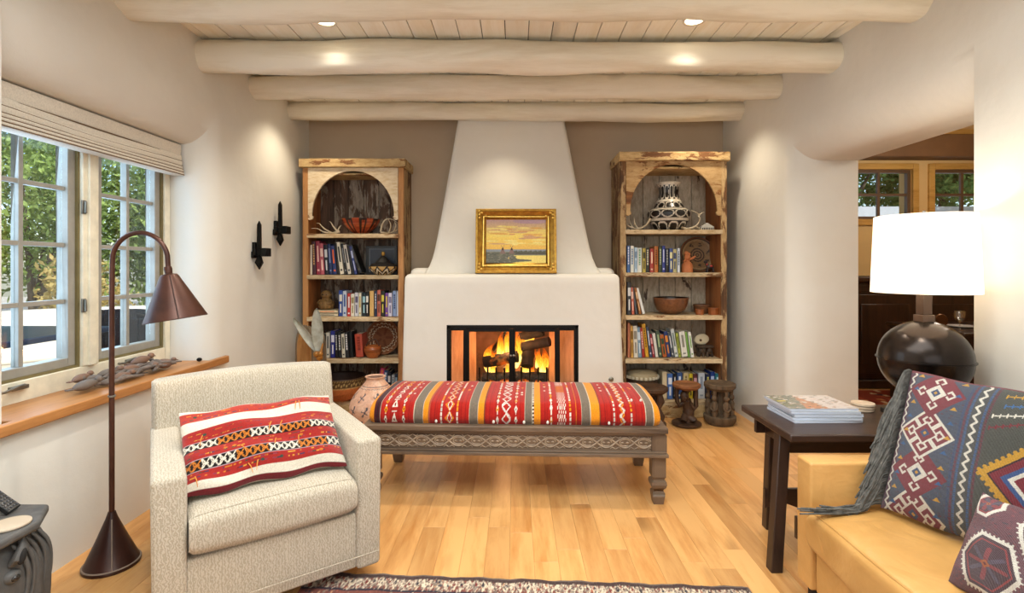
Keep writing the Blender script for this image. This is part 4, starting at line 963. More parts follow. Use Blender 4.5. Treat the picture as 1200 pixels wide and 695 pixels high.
lathe_obj('body', [(0, 0), (.045, 0), (.05, .008), (.062, .03), (.078, .06), (.080, .08), (.068, .098), (.072, .104), (.066, .107), (.06, .10), (.05, .09)], cv, M_potg, t, n=64)
MB().tube(smooth_prof([(-.06, 0, .10), (-.045, 0, .135), (-.01, 0, .15), (.02, 0, .165), (.035, 0, .15), (.05, 0, .12), (.058, 0, .10)], 4), .006, 8).build('handle', plain('dark_handle', '#4f2f1c', .6), t, smooth=True)
# bottom: terracotta bowl with carved rim
cv = Canvas(400, 160, '#c06a36'); cv.rect(0, 1, .415, .525, '#54391f')
for k in range(60): cv.disc(k/60, .445+.02*(k % 2), .005, .012, '#c2a468'); cv.disc(k/60+.008, .495, .005, .010, '#a58a54')
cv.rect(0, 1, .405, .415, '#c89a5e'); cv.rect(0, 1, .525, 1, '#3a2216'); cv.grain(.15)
o = lathe_obj('bowl', [(0, 0), (.09, 0), (.16, .03), (.195, .08), (.205, .13), (.208, .185), (.212, .21), (.200, .212), (.19, .19), (.185, .13), (.15, .06), (0, .04)], cv, M_pot, n=120)
o.location = (at(400, 4.57), 4.58, CL.z[4]+.001+.0); tag(o, 'wide terracotta bowl with dark carved rim on left bookcase, bottom shelf', 'bowl')

# right top: black and white olla
cv = Canvas(480, 200, '#e0d6c4'); K = '#1a1614'; Wt = '#d9cfbd'
cv.rect(0, 1, 0, .13, '#a8482a')
def cells(n, v0, v1, ru, rv, off=0, pw=3):
    cv.rect(0, 1, v0, v1, '#171311')
    for k in range(n): cv.disc((k+.5+off)/n % 1, (v0+v1)/2, ru/n*1.12, rv*1.12, Wt, pw); cv.disc((k+.5+off)/n % 1, (v0+v1)/2, ru/n*.92, rv*.86, K, pw)
cells(10, .13, .36, .40, .095); cells(10, .40, .52, .42, .05, .5, 2); cells(12, .55, .67, .40, .045, 0, 4); cells(14, .71, .90, .36, .085, 0, 4)
for v in (.38, .535, .69, .91): cv.rect(0, 1, v-.006, v+.006, Wt); 
cv.grain(.1)
op = [(0, 0), (.105, 0), (.135, .012), (.165, .05), (.19, .10), (.194, .125), (.188, .142), (.15, .165), (.125, .195), (.122, .205), (.105, .225), (.092, .262), (.088, .275), (.094, .31), (.100, .345), (.108, .352), (.100, .355), (.09, .33)]
D = 4.585; o = lathe_obj('pottery_jar', op, cv, M_potg, n=160, sub=10); o.location = (at(783.5, D), D, CR.z[0]+.001); o.scale = (.96, .96, 1.22); tag(o, 'tall black and white painted pottery jar with terracotta foot, right bookcase', 'jar')
z0 = CR.z[0]+.012; D = 4.48
antler('antler', [([A(762, 256), A(757, 264), A(748, 268), A(741, 266), A(738, 258)], .011), ([A(748, 268), A(744, 262), A(743, 254)], .008), ([A(741, 267), A(735.5, 264), A(734.5, 260)], .007)], 'curved white antler lying left of the black and white jar')
antler('antler', [([A(798, 266), A(806, 268.2), A(815, 265), A(820, 258), A(817, 250), A(810, 246.5)], .012), ([A(818, 254), A(822, 250), A(825, 249)], .006), ([A(815, 265), A(818, 267), A(822, 267.5)], .008)], 'large curved white antler lying right of the black and white jar')
t = thing('miniature_house', 'small white stepped building model at right end of top shelf', 'ornament', (at(828, 4.50), 4.50, CR.z[0]+.001))
Mw = plain('white_clay', '#cfcbc2', .7); m = MB().box(-.055, .055, -.03, .03, 0, .035).prism_y([(-.05, .035), (.05, .035), (.012, .058), (-.012, .058)], -.028, .028).box(-.012, .012, -.012, .012, .058, .066)
m.build('body', Mw, t, bevel=.002); m = MB()
for k in range(7): m.box(-.048+.0145*k, -.040+.0145*k, -.032, -.028, .006, .024)
m.build('window_slot', M_dark, t)
# second shelf: large plate, clay figure
cv = Canvas(200, 200, '#9c7a52'); 
for k, (r_, c) in enumerate(((.49, '#2b211b'), (.455, '#a3835c'), (.40, '#8d6b45'), (.20, '#3a2a22'), (.165, '#8d6b48'), (.125, '#3d2c24'), (.09, '#93714c'), (.05, '#3a2a22'), (.025, '#8d6b48'))): cv.disc(.5, .5, r_, r_, c)
rg = np.random.RandomState(8)
for k in range(7):
    a = 2*math.pi*k/7+.3; 
    for j in range(7): cv.disc(.5+.31*math.cos(a)+rg.uniform(-.05, .05), .5+.31*math.sin(a)+rg.uniform(-.05, .05), .022, .016, '#33261e')
cv.grain(.12)
disc_plate('painted_plate', .158, cv, (at(820, 4.62), 4.645, CR.z[1]+.004), R(-13), 'large round brown spiral painted plate leaning at right of second shelf', 'plate', M_pot)
t = thing('figurine', 'small orange clay figure standing before the spiral plate', 'figurine', (at(805.3, 4.50), 4.50, CR.z[1]+.001))
Mo = plain('orange_clay', '#c97a48', .7, col2='#b0663a', scale=18)
MB().lathe(smooth_prof([(0, 0), (.045, 0), (.048, .02), (.046, .06), (.034, .088), (.022, .098), (.018, .11), (0, .112)], 4), n=28).build('body', Mo, t, smooth=True)
MB().ball((0, -.004, .135), (.027, .024, .028), rot=None).build('head', Mo, t, smooth=True)
MB().tube([(.018, 0, .115), (.045, -.01, .125), (.068, -.012, .143)], [.011, .010, .008], 8).build('arm', Mo, t, smooth=True)
MB().tube([(-.016, 0, .11), (-.03, -.02, .10), (-.02, -.035, .12)], [.010, .009, .007], 8).build('arm', Mo, t, smooth=True)
MB().ball((-.006, 0, .168), (.020, .018, .020)).ball((.018, 0, .160), (.012, .012, .014)).build('hair', Mo, t, smooth=True)
t = thing('figurine', 'tiny dark painted clay animal at foot of the spiral plate', 'figurine', (at(832, 4.46), 4.46, CR.z[1]+.001))
Mk = plain('dark_paint', '#2b1d1c', .5); Mr = plain('red_paint', '#a3302a', .5)
MB().ball((0, 0, .05), (.033, .018, .020)).tube([(-.022, 0, .06), (-.035, 0, .085)], [.014, .010], 8).ball((-.040, -.004, .092), (.018, .012, .012)).build('body', Mk, t, smooth=True)
for lx in (-.022, .022):
    for ly in (-.01, .01): MB().tube([(lx, ly, .042), (lx*1.3, ly*1.4, .002)], [.008, .006], 8).build('leg', Mk, t, smooth=True)
MB().ball((.005, -.012, .055), (.014, .01, .010)).ball((-.03, -.012, .07), (.008, .006, .008)).build('painted_spot', Mr, t, smooth=True)
# third shelf: big wooden bowl, boxes
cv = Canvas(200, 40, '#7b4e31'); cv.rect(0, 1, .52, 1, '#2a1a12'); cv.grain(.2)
o = lathe_obj('bowl', [(0, 0), (.07, 0), (.12, .035), (.145, .09), (.152, .135), (.152, .148), (.142, .148), (.135, .10), (.10, .05), (0, .03)], cv, M_potg, n=64); o.location = (at(786, 4.56), 4.56, CR.z[2]+.001)
tag(o, 'large dark brown wooden bowl on right bookcase, third shelf', 'bowl')
MB().lathe([(0, 0), (.058, 0), (.066, .01), (.070, .06), (.076, .07), (.073, .078), (.06, .082), (0, .084)], n=32).build('round_box', M_brwood, smooth=True, loc=(at(822.5, 4.62), 4.63, CR.z[2]+.001), label='dark round lidded wooden box behind the two little boxes', cat='box')
Mb_ = plain('orange_wood', '#a9602f', .5, col2='#83471f', scale=12)
MB().lathe([(0, 0), (.036, 0), (.036, .035), (.039, .036), (.039, .046), (0, .048)], n=28).build('round_box', Mb_, smooth=True, loc=(at(820, 4.50), 4.50, CR.z[2]+.001), label='little round orange-brown box left of the square one', cat='box', angle=30)
MB().lathe([(0, 0), (.046, 0), (.046, .048), (.050, .049), (.050, .060), (0, .062)], n=8).build('octagonal_box', Mb_, loc=(at(835.5, 4.50), 4.49, CR.z[2]+.001), label='little squarish carved orange-brown box at right end of third shelf', cat='box', bevel=.002)
# fourth shelf: shell disc on carved stand
t = thing('carved_stand', 'small carved brown animal stand holding the cream disc', 'stand', (at(825, 4.55), 4.54, CR.z[3]+.001))
m = MB().box(-.075, .075, -.03, .03, .075, .10); m.build('slab', M_dkwood, t, bevel=.006)
for s_ in (-1, 1):
    MB().ball((s_*.038, -.022, .05), (.026, .02, .026)).tube([(s_*.05, -.02, .04), (s_*.062, -.025, .0)], [.014, .013], 8).tube([(s_*.02, -.02, .04), (s_*.018, -.03, .0)], [.012, .012], 8).build('animal', M_dkwood, t, smooth=True)
    MB().tube([(s_*.055, .02, .075), (s_*.055, .02, 0)], .012, 8).build('leg', M_dkwood, t, smooth=True)
t = thing('cream_disc', 'cream oval disc with a small round hole propped on carved stand', 'ornament', (at(822, 4.55), 4.545, CR.z[3]+.150))
MB().ball((0, 0, 0), (.066, .014, .048), 32, 12, Matrix.Rotation(R(-6), 3, 'Y')).build('disc', plain('cream_shell', '#d8ccac', .45, bump=.05), t, smooth=True)
MB().lathe([(0, -.002), (.011, -.002), (.011, .002), (0, .002)], (-.014, -.0145, -.006), 20, rot=Matrix.Rotation(R(90), 3, 'X')).build('hole', plain('brown_hole', '#5b4330', .7), t)
# bottom: drum
t = thing('hide_drum', 'round wooden drum with pale laced hide top on right bookcase, bottom shelf', 'drum', (at(752.5, 4.52), 4.53, CR.z[4]+.001))
MB().lathe([(0, 0), (.10, 0), (.135, .05), (.135, .19), (.12, .20), (0, .2)], n=40).build('body', M_dkwood, t, smooth=True)
MB().lathe([(.137, .178), (.138, .20), (.125, .225), (.07, .245), (0, .25)], n=40).build('hide', plain('drum_hide', '#a89878', .7, scale=8), t, smooth=True)
m = MB()
for k in range(24): a = 2*math.pi*k/24; m.obox((.139*math.cos(a), .139*math.sin(a), .192), (.02, .02, .022), Matrix.Rotation(a, 3, 'Z'))
m.build('lacing', plain('pale_lacing', '#d9d0b8', .7), t)

# ================================================================ FLOOR POT, STAND, OLD TROUGH, SCULPTURE
cv = Canvas(480, 200, '#dcae92'); rg = np.random.RandomState(12)
for i in range(500): cv.disc(rg.rand(), rg.rand(), .02, .03, ['#e2b89e', '#d6a487', '#e6c2a8', '#d9aa90'][rg.randint(4)])
Kp = '#4b4a55'
for row_, n_, of in ((.50, 11, 0), (.33, 11, .5), (.66, 9, .2)):
    for k in range(n_):
        u = (k+of)/n_; s_ = .030
        cv.path([(u-s_*.5, row_-s_*1.3), (u, row_+s_*.2), (u+s_*.4, row_+s_*1.4)], .017, Kp); cv.path([(u-s_*.7, row_+s_*.6), (u, row_+s_*.2), (u+s_*.55, row_-s_*.5)], .014, Kp); cv.disc(u+s_*.45, row_+s_*1.7, .0075, .018, Kp)
        cv.disc(u-s_*.5, row_-s_*1.3, .006, .012, Kp)
for k in range(60): cv.disc(k/60, .775, .004, .012, Kp); cv.disc(k/60, .225+.008*(k % 2), .008, .011, Kp)
cv.rect(0, 1, .20, .208, Kp); cv.rect(0, 1, .8, .806, Kp); cv.rect(0, 1, .955, 1, '#7a5a48'); cv.grain(.06)
o = lathe_obj('painted_pot', smooth_prof([(0, 0), (.08, 0), (.115, .06), (.158, .13), (.190, .21), (.186, .265), (.150, .33), (.098, .39), (.070, .425), (.067, .44), (.078, .455), (.072, .458), (.058, .44), (.055, .42)], 3), cv, M_pot, n=160, sub=3)
o.location = (-1.075, 3.93, 0); tag(o, 'large pale pink clay pot painted with small dark figures, beside bench', 'pot')
M_honey = wood('honey_stand', '#b9773c', '#8a5226', 'x', 3, .4, .15)
t = thing('low_stand', 'low honey-coloured wooden stand on the floor left of the painted pot', 'stand', (-1.40, 4.07, 0))
MB().box(-.21, .21, -.15, .15, .072, .102).build('top', M_honey, t, bevel=.005)
for sx in (-.17, .17): MB().box(sx-.02, sx+.02, -.13, .13, 0, .072).build('leg', M_honey, t, bevel=.003)
# hollowed dough trough standing on end
t = thing('dough_trough', 'old hollowed wooden trough standing upright in corner beside left bookcase', 'trough', (-1.70, 4.12, 0), R(-35))
M_old = wood('weathered_elm', '#83705a', '#4b3d2f', 'z', 4, .8, .5); M_in = wood('trough_inside', '#b98a52', '#86592c', 'z', 3, .6, .3)
H = .83; W_ = .125
def outl(sc, n=16):
    p = [(-W_*sc, .0)]; 
    for i in range(n+1):
        a = math.pi-math.pi*i/n; p.append((W_*sc*math.cos(a), H-W_*1.6+W_*1.6*sc*math.sin(a)))
    return p+[(W_*sc, .0)]
def trough_surf(U, V):
    ang = math.pi*(1-U); x = W_*np.cos(ang); 
    return None
m = MB(); po = outl(1); pi_ = outl(.80); n = len(po)
vs = [(x, 0, z) for x, z in po]+[(x, .0, max(z, .05)) for x, z in pi_]+[(x*.75, .14, z*.93+.01) for x, z in po]
fs = [(i, i+1, n+i+1, n+i) for i in range(n-1)]+[(i, 2*n+i, 2*n+i+1, i+1) for i in range(n-1)]+[tuple(2*n+i for i in range(n))]
fs += [(0, n, 2*n-1, n-1), (0, n-1, 3*n-1, 2*n)]
m.add(vs, fs).build('shell', M_old, t, smooth=True, angle=35)
m = MB(); vs = [(x, 0, max(z, .05)) for x, z in pi_]+[(x*.55, .085, max(z*.88, .10)) for x, z in pi_]
m.add(vs, [(i, i+1, n+i+1, n+i) for i in range(n-1)]+[tuple(n+i for i in range(n)), (0, n, 2*n-1, n-1)]).build('hollow', M_in, t, smooth=True, angle=35)
# winged sculpture
M_wing = plain('weathered_wing', '#b3b0a2', .55, .35, col2='#86816e', scale=16, bump=.5); M_gold = plain('amber_knob', '#b27a30', .4, .4, col2='#80501c', scale=20)
t = thing('winged_sculpture', 'metal sculpture of two upright grey wings on amber knobs behind armchair', 'sculpture', (at(374, 3.85), 3.85, 0))
def blade(p0, p1, w, nm='wing'):
    p0, p1 = Vector(p0), Vector(p1); d = p1-p0; L = d.length; ang = math.atan2(d.x, d.z)
    def fn(U, V):
        ww = w*np.sin(np.pi*np.clip(V*.86+.11, 0, 1))**.7; ww = np.where(V > .93, ww*np.sqrt(np.clip((1-V)/.07, 0, 1)), ww)
        th = U*2*math.pi; x = ww*np.cos(th); y = .004*np.sin(th)-.015*np.cos(th)**2*1; z = V*L
        return p0.x+x*math.cos(ang)+z*math.sin(ang), p0.y+y, p0.z-x*math.sin(ang)+z*math.cos(ang)
    return grid_obj(nm, fn, 20, 36, None, M_wing, t, closed_u=True)
zz = zat(413, 3.85)
blade((0.0, 0, zz+.01), (at(371.5, 3.85)-at(374, 3.85), 0, zat(361, 3.85)), .045); blade((-.015, .03, zz), (at(342.5, 3.85)-at(374, 3.85), .03, zat(373, 3.85)), .032)
MB().tube([(0, 0, .03), (.004, 0, zz-.02)], .010, 10).build('stem', M_gold, t, smooth=True)
MB().ball((-.012, -.02, zz-.01), .024).ball((.016, -.02, zz-.006), .022).ball((.002, 0, zz-.035), .026).tube([(.02, -.02, zz), (.032, -.01, zz+.07)], [.012, .006], 8).build('knob', M_gold, t, smooth=True)
MB().lathe([(0, 0), (.09, 0), (.09, .02), (.03, .035), (0, .035)], n=28).build('base', M_dkwood, t, smooth=True)

# ================================================================ THREE CARVED STOOLS
M_st = [wood('stool_wood_dark', '#4d3d2c', '#251b13', 'z', 6, .55, .7), wood('stool_wood_brown', '#4a3323', '#20150e', 'z', 6, .5, .6), wood('stool_wood_grey', '#65523e', '#33281d', 'z', 6, .7, .8)]
M_rim = wood('worn_seat', '#8a5a38', '#55331d', 'x', 5, .5, .3)
def round_slab(r, z0, z1, dish=.012, n=36): return MB().lathe([(0, z0), (r*.8, z0), (r, z0+(z1-z0)*.45), (r, z1-.006), (r-.01, z1), (r*.8, z1-dish*.5), (0, z1-dish)], n=n)
t = thing('carved_stool', 'dark round-topped carved stool half hidden behind bench cushion', 'stool', (1.09, 4.12, 0), group='carved stools before right bookcase')
round_slab(.135, .285, .335).build('seat', M_st[1], t, smooth=True); round_slab(.12, 0, .05, 0).build('base', M_st[1], t, smooth=True)
for k in range(4):
    a = R(45+90*k); x, y = .075*math.cos(a), .075*math.sin(a)
    MB().tube([(x, y, .045), (x*1.15, y*1.15, .11), (x*.9, y*.9, .17), (x*1.2, y*1.2, .23), (x, y, .29)], [.028, .034, .020, .030, .022], 10).build('figure_post', M_st[1], t, smooth=True)
t = thing('carved_stool', 'carved stool held up by one kneeling figure, middle of the three', 'stool', (1.40, 4.19, 0), group='carved stools before right bookcase')
round_slab(.112, .300, .345).build('seat', M_rim, t, smooth=True); round_slab(.118, 0, .028, 0).build('base', M_st[1], t, smooth=True)
b_ = MB()
b_.tube(smooth_prof([(.01, 0, .02), (.012, 0, .06), (.016, 0, .10), (.006, 0, .15), (-.004, 0, .19), (-.008, -.005, .22)], 3), [.050]*4+[.046]*4+[.038]*4+[.042]*3+[.026], 14)
b_.build('torso', M_st[1], t, smooth=True, angle=80)
MB().ball((-.028, -.03, .243), (.034, .040, .046), 18, 12).ball((-.030, -.072, .238), (.008, .008, .012)).ball((-.042, -.062, .252), .008).ball((-.016, -.064, .252), .008).ball((-.03, -.066, .218), (.012, .006, .004)).tube([(-.02, 0, .27), (-.0, .0, .30)], [.030, .040], 12).build('head', M_st[1], t, smooth=True)
MB().tube([(-.02, -.01, .19), (-.066, -.02, .165), (-.080, -.01, .20), (-.082, 0, .26), (-.078, 0, .302)], [.022, .019, .018, .017, .020], 10).build('arm', M_st[1], t, smooth=True)
MB().tube([(.02, -.01, .185), (.058, -.02, .135), (.076, -.01, .16), (.076, 0, .23), (.074, 0, .302)], [.022, .019, .018, .017, .020], 10).build('arm', M_st[1], t, smooth=True)
for s_ in (-1, 1): MB().tube([(s_*.012, -.01, .075), (s_*.045, -.055, .055), (s_*.03, -.02, .035), (s_*.035, .03, .032)], [.034, .026, .022, .016], 10).build('leg', M_st[1], t, smooth=True)
t = thing('carved_stool', 'heavy grey-brown carved stool ringed with standing figures, rightmost of three', 'stool', (1.69, 4.235, 0), group='carved stools before right bookcase')
round_slab(.125, .280, .338).build('seat', M_st[2], t, smooth=True); round_slab(.128, 0, .075, 0).build('base', M_st[2], t, smooth=True)
for k in range(6):
    a = R(-90+60*k+12); x, y = .088*math.cos(a), .088*math.sin(a); f_ = MB()
    f_.tube([(x, y, .07), (x, y, .10), (x, y, .135), (x, y, .175), (x, y, .20)], [.020, .026, .019, .026, .014], 10).ball((x*1.03, y*1.03, .224), (.022, .022, .026), 12, 8)
    f_.tube([(x*1.0-y*.28, y*1.0+x*.28, .18), (x*1.15-y*.3, y*1.15+x*.3, .14), (x*1.25, y*1.25, .12)], [.010, .009, .008], 8).tube([(x+y*.28, y-x*.28, .18), (x*1.15+y*.3, y*1.15-x*.3, .14), (x*1.25, y*1.25, .12)], [.010, .009, .008], 8).tube([(x, y, .24), (x, y, .285)], [.014, .018], 8)
    f_.build('figure_post', M_st[2], t, smooth=True)
MB().tube([(0, 0, .07), (0, 0, .285)], [.035, .030], 12).build('centre_post', M_st[2], t, smooth=True)
# ================================================================ BENCH
BX, BY, BR = -.0095, 2.81, R(-2.2)
bn = thing('bench', 'low carved dark wood bench topped with striped cushion before the fireplace', 'bench', (BX, BY, 0), BR)
M_bw = wood('grey_brown_bench_wood', '#75614f', '#41332a', 'x', 3.2, .42, .35, sp=.45); M_bwz = wood('grey_brown_leg_wood', '#6e5a48', '#3b2e25', 'z', 3.2, .42, .35, sp=.45)
HL, BD, ZT = .835, .62, .425
MB().box(-HL, HL, -.02, BD+.02, ZT-.030, ZT).build('top_frame', M_bw, bn, bevel=.004)
MB().box(-HL+.014, HL-.014, -.006, BD+.006, ZT-.045, ZT-.030).build('moulding', M_bw, bn, bevel=.003)
MB().box(-HL+.03, HL-.03, .010, .03, ZT-.135, ZT-.045).box(-HL+.03, HL-.03, BD-.03, BD-.01, ZT-.135, ZT-.045).box(-HL+.03, -HL+.05, .03, BD-.03, ZT-.135, ZT-.045).box(HL-.05, HL-.03, .03, BD-.03, ZT-.135, ZT-.045).build('apron', M_bw, bn)
MB().box(-HL-.003, HL+.003, -.022, BD+.022, ZT-.160, ZT-.142).box(-HL+.008, HL-.008, -.01, BD+.01, ZT-.142, ZT-.132).build('lower_moulding', M_bw, bn, bevel=.003)
# carved vine scroll
m = MB(); X0, X1 = -HL+.07, HL-.075; zc = ZT-.090; npd = 15; Lp = (X1-X0)/npd
mk = lambda f, r: m.tube([(X0+(X1-X0)*i/300, .0085, zc+f(i/300*npd)) for i in range(301)], r, 6)
mk(lambda q: .027*math.sin(q*math.pi), .0052); mk(lambda q: -.027*math.sin(q*math.pi), .0052); 
for k in range(npd):
    cx = X0+Lp*(k+.5); s_ = 1 if k % 2 else -1
    m.tube([(cx+.030*math.cos(a)*(1-.1*a/6), .0085, zc+.020*math.sin(a)*(1-.12*a/6)) for a in [j*.42 for j in range(14)]], [.0038]*13+[.002], 6)
    for d_ in (-1, 1):
        m.ball((cx+d_*.014, .009, zc+.0), (.009, .004, .006), 8, 6); m.tube([(cx+Lp*.5*d_, .0085, zc+.034), (cx+Lp*.32*d_, .0085, zc+.024*1), (cx+Lp*.2*d_, .0085, zc+.034)], [.002, .004, .002], 6)
        m.tube([(cx+Lp*.5*d_, .0085, zc-.034), (cx+Lp*.32*d_, .0085, zc-.024*1), (cx+Lp*.2*d_, .0085, zc-.034)], [.002, .004, .002], 6)
cv_o = m.build('carving', plain('carved_highlight', '#a8937b', .5, col2='#7a6754', scale=30), bn, smooth=True); cv_o['kind'] = 'stuff'
MB().box(X0-.012, X1+.012, .006, .011, zc+.036, zc+.042).box(X0-.012, X1+.012, .006, .011, zc-.042, zc-.036).build('bead', M_bw, bn)
def bleg(sx, y):
    x = sx*(HL-.044); s_ = .042
    m = MB().box(x-s_, x+s_, y-s_*.95, y+s_*.95, ZT-.135, ZT-.045); m.box(x-s_*.9, x+s_*.9, y-s_*.9, y+s_*.9, .150, ZT-.16)
    lv_ = [(.150, .037), (.140, .030), (.132, .030), (.126, .040), (.110, .043), (.094, .038), (.078, .026), (.070, .026), (.062, .034), (.040, .033), (.0, .027)]
    for (za, ra), (zb_, rb) in zip(lv_, lv_[1:]):
        m.hexa([(x-rb, y-rb, zb_), (x+rb, y-rb, zb_), (x+rb, y+rb, zb_), (x-rb, y+rb, zb_)], [(x-ra, y-ra, za), (x+ra, y-ra, za), (x+ra, y+ra, za), (x-ra, y+ra, za)])
    m.build('leg', M_bwz, bn, bevel=.002)
for sx in (-1, 1): bleg(sx, .04); bleg(sx, BD-.04)
# kilim canvas (px along the front edge 432..774)
cv = Canvas(1026, 240, '#ac1f16'); U = lambda px: (px-432)/342
OR, TP, DK, RD, WH = '#e58f1e', '#75685a', '#4a1a22', '#ac1f16', '#e9ded0'
for a, b, c in ((432, 438, OR), (438, 441, DK), (441, 442.5, '#2b1a22'), (442.5, 445, DK), (485.5, 496, TP), (496, 502.5, OR), (502.5, 504.5, '#a5533a'), (551, 561, TP), (561, 568.5, OR), (568.5, 569.7, '#7a3a28'), (616.7, 625, TP), (625, 627.5, '#e0d4c0'), (627.5, 635, OR), (683, 693.5, TP), (693.5, 704, OR), (704, 705, '#7a4a30'), (757.5, 766.5, TP), (766.5, 774, OR)): cv.rect(U(a), U(b), 0, 1, c)
for a in (485.3, 496, 551, 561, 616.7, 625, 683, 693.3, 757.3, 766.5, 445.3, 505): cv.rect(U(a)-.0012, U(a)+.0012, 0, 1, '#c9bda8')
for i in range(36): cv.rect(U(625.2), U(627.2), i/36, i/36+.014, '#2a1c18')
for c0, c1 in ((445.5, 485), (505, 550.5), (570, 616.5), (635.3, 682.5), (705, 757)):      # woven tone inside the reds
    n_ = int((c1-c0)/2.4)
    for i in range(n_): cv.rect(U(c0+i*2.4), U(c0+i*2.4+.8), 0, 1, ['#9c1a14', '#b3241a', '#8f1916'][i % 3])
rg = np.random.RandomState(6)
def dashes(px, w=1.3, cols=(WH, WH, OR, WH), n=26, sl=.7):
    for i in range(n): c = cols[(i//3) % len(cols)]; y = i/n; cv.rect(U(px-w/2), U(px+w/2), y, y+sl/n, c); 
def beads(px, cols=(WH, OR), n=12):
    for i in range(n):
        c = cols[i % len(cols)]; y = (i+.5)/n; cv.disc(U(px), y, .0052, .028, c, 1.2); cv.disc(U(px), y, .002, .012, '#3a1512', 1.2)
def diam(px, w, cols, n=11):
    for i in range(n):
        c = cols[(i//3) % len(cols)]; y = (i+.5)/n; cv.ring(U(px), y, w/342, .5/n, .28, c, 1)
dashes(451.7, 1.6); beads(451.7, (WH, OR, OR), 14)
for i in range(9):
    y = (i+.5)/9; cv.poly([(U(458.5), y-.045), (U(465.5), y-.045), (U(462), y+.03)], WH if (i < 5 or i > 6) else OR); cv.rect(U(459), U(465), y+.03, y+.04, WH); cv.disc(U(462), y-.02, .003, .014, '#7a2a22')
dashes(473, 1.6); beads(473, (WH, OR), 14)
dashes(518, 2.0, (WH, '#bdb6aa', OR), 30); diam(527.7, 5.5, (OR, '#c9bdb0', OR, WH, OR), 10); diam(527.7, 3, (WH, OR), 10); dashes(536.8, 1.8, (WH, OR, WH), 30)
beads(584.3, (WH, OR, '#d8cfc4', WH), 13); dashes(584.3, .9); diam(594.6, 5.5, ('#e6d9d0',), 11); cv.path([(U(594.6+5*math.sin(i*.5)), i/66) for i in range(67)], .012, '#d9cfc6'); beads(606, (WH, WH, OR), 13); dashes(606, .9)
beads(647.5, (OR, WH, WH), 12); dashes(647.5, 1.4)
for i in range(34):
    for j in range(4): cv.rect(U(655+j*2.5+(i % 2)*1.25), U(655+j*2.5+(i % 2)*1.25)+.0034, i/34, i/34+.024, OR if 12 < i < 20 or i > 28 else WH)
dashes(670, 1.8, (WH, OR, WH, WH), 28); cv.rect(U(676.3), U(677), 0, 1, OR)
dashes(720.8, 2.2, ('#cfc6ba', WH, OR), 28); cv.path([(U(730.3+2.6*(1 if i % 2 else -1)), i/26) for i in range(27)], .018, '#d8cdbf'); cv.path([(U(730.3+2.2*(-1 if i % 2 else 1)), i/26+.01) for i in range(27)], .010, OR); dashes(740.8, 2.2, ('#cfc6ba', OR, WH), 28)
for px in (479, 511, 545, 576, 612, 641, 678, 712, 750, 545, 479, 712, 750, 612, 641):
    for k in range(2): y = rg.uniform(.28, .95); cv.disc(U(px+rg.uniform(-1, 1)), y, .0045, .014, [WH, OR, WH][rg.randint(3)], 1.5)
cv.grain(.14)
M_kil = attr_mat('kilim_weave', .95, .5, 260, .002, .15, weave=True, spec=.15)
cw0, cw1, cy0, cy1, cz0, cz1 = -.805, .800, .012, BD-.012, ZT+.001, .545
def cush(U_, V_):
    pts = [(cy0+.01, cz0), (cy0-.006, cz0+.03), (cy0, cz0+.065), (cy0+.02, cz1-.022), (cy0+.06, cz1-.003), (.2, cz1+.010), (.42, cz1+.010), (cy1-.06, cz1-.003), (cy1-.02, cz1-.022), (cy1, cz0+.065), (cy1+.004, cz0+.03), (cy1-.01, cz0)]
    P = np.array(smooth_prof(pts, 8)); d = np.r_[0, np.cumsum(np.hypot(*np.diff(P, axis=0).T))]; d /= d[-1]
    y = np.interp(V_, d, P[:, 0]); z = np.interp(V_, d, P[:, 1])
    e = np.minimum(U_, 1-U_); k = np.clip(e/.022, 0, 1); k = np.sqrt(1-(1-k)**2); zm = cz0+.045; z = zm+(z-zm)*(.62+.38*k)
    x = cw0+(cw1-cw0)*U_; yc = (cy0+cy1)/2; y = yc+(y-yc)*(.985+.015*k)
    z = z+.002*np.sin(x*38)*np.sin(V_*9)*(z > cz0+.03); return x, y, z
cus = grid_obj('cushion', cush, 684, 150, cv, M_kil, bn)
def capend(U_, V_):   # closing panels at the two ends
    return None
for uu in (0.0, 1.0):
    x_, y_, z_ = cush(np.full(60, uu), np.linspace(0, 1, 60)); m = MB(); m.add([(a, b, c) for a, b, c in zip(x_, y_, z_)], [tuple(range(60))]); m.build('cushion_end', plain('orange_wool', '#d98a20', .95), bn)
rg = np.random.RandomState(9); M_tuft = plain('white_wool', '#e9e2d6', .95)
for (px, py) in ((511, 497), (578.5, 495.5), (614, 494), (641.5, 495), (712.5, 493), (752, 478), (741, 466)):
    x = (px-604)/600*2.83-BX; MB().ball((x, .004 if py > 490 else .08, ZT+.018 if py > 490 else cz1+.004), (.007, .005, .010), 8, 6).build('wool_tuft', M_tuft, bn, smooth=True)

# ================================================================ ARMCHAIR
g = N('woven_leaf_upholstery'); v = g.coord('Object')
sep = g.n('ShaderNodeSeparateXYZ', {0: v}); s1 = g.math('ADD', sep.outputs[0], sep.outputs[1]); 
hz = g.math('ADD', g.math('ABSOLUTE', g.math('SUBTRACT', g.math('FRACT', g.math('MULTIPLY', s1, 3.1)), .5)), g.math('ABSOLUTE', g.math('SUBTRACT', g.math('FRACT', g.math('MULTIPLY', g.math('ADD', sep.outputs[2], g.math('MULTIPLY', sep.outputs[1], .6)), 3.4)), .5)))
dm = g.ramp(g.math('ABSOLUTE', g.math('SUBTRACT', hz, .5)), [(.0, 0.0), (.03, 1.0)])
vo = g.n('ShaderNodeTexVoronoi', {'Vector': g.coord('Object', (1, 1, 1)), 'Scale': 34.0}, feature='DISTANCE_TO_EDGE')
wv = g.n('ShaderNodeTexWave', {'Vector': v, 'Scale': 30.0, 'Distortion': 9.0, 'Detail': 2.0, 'Detail Scale': 2.6})
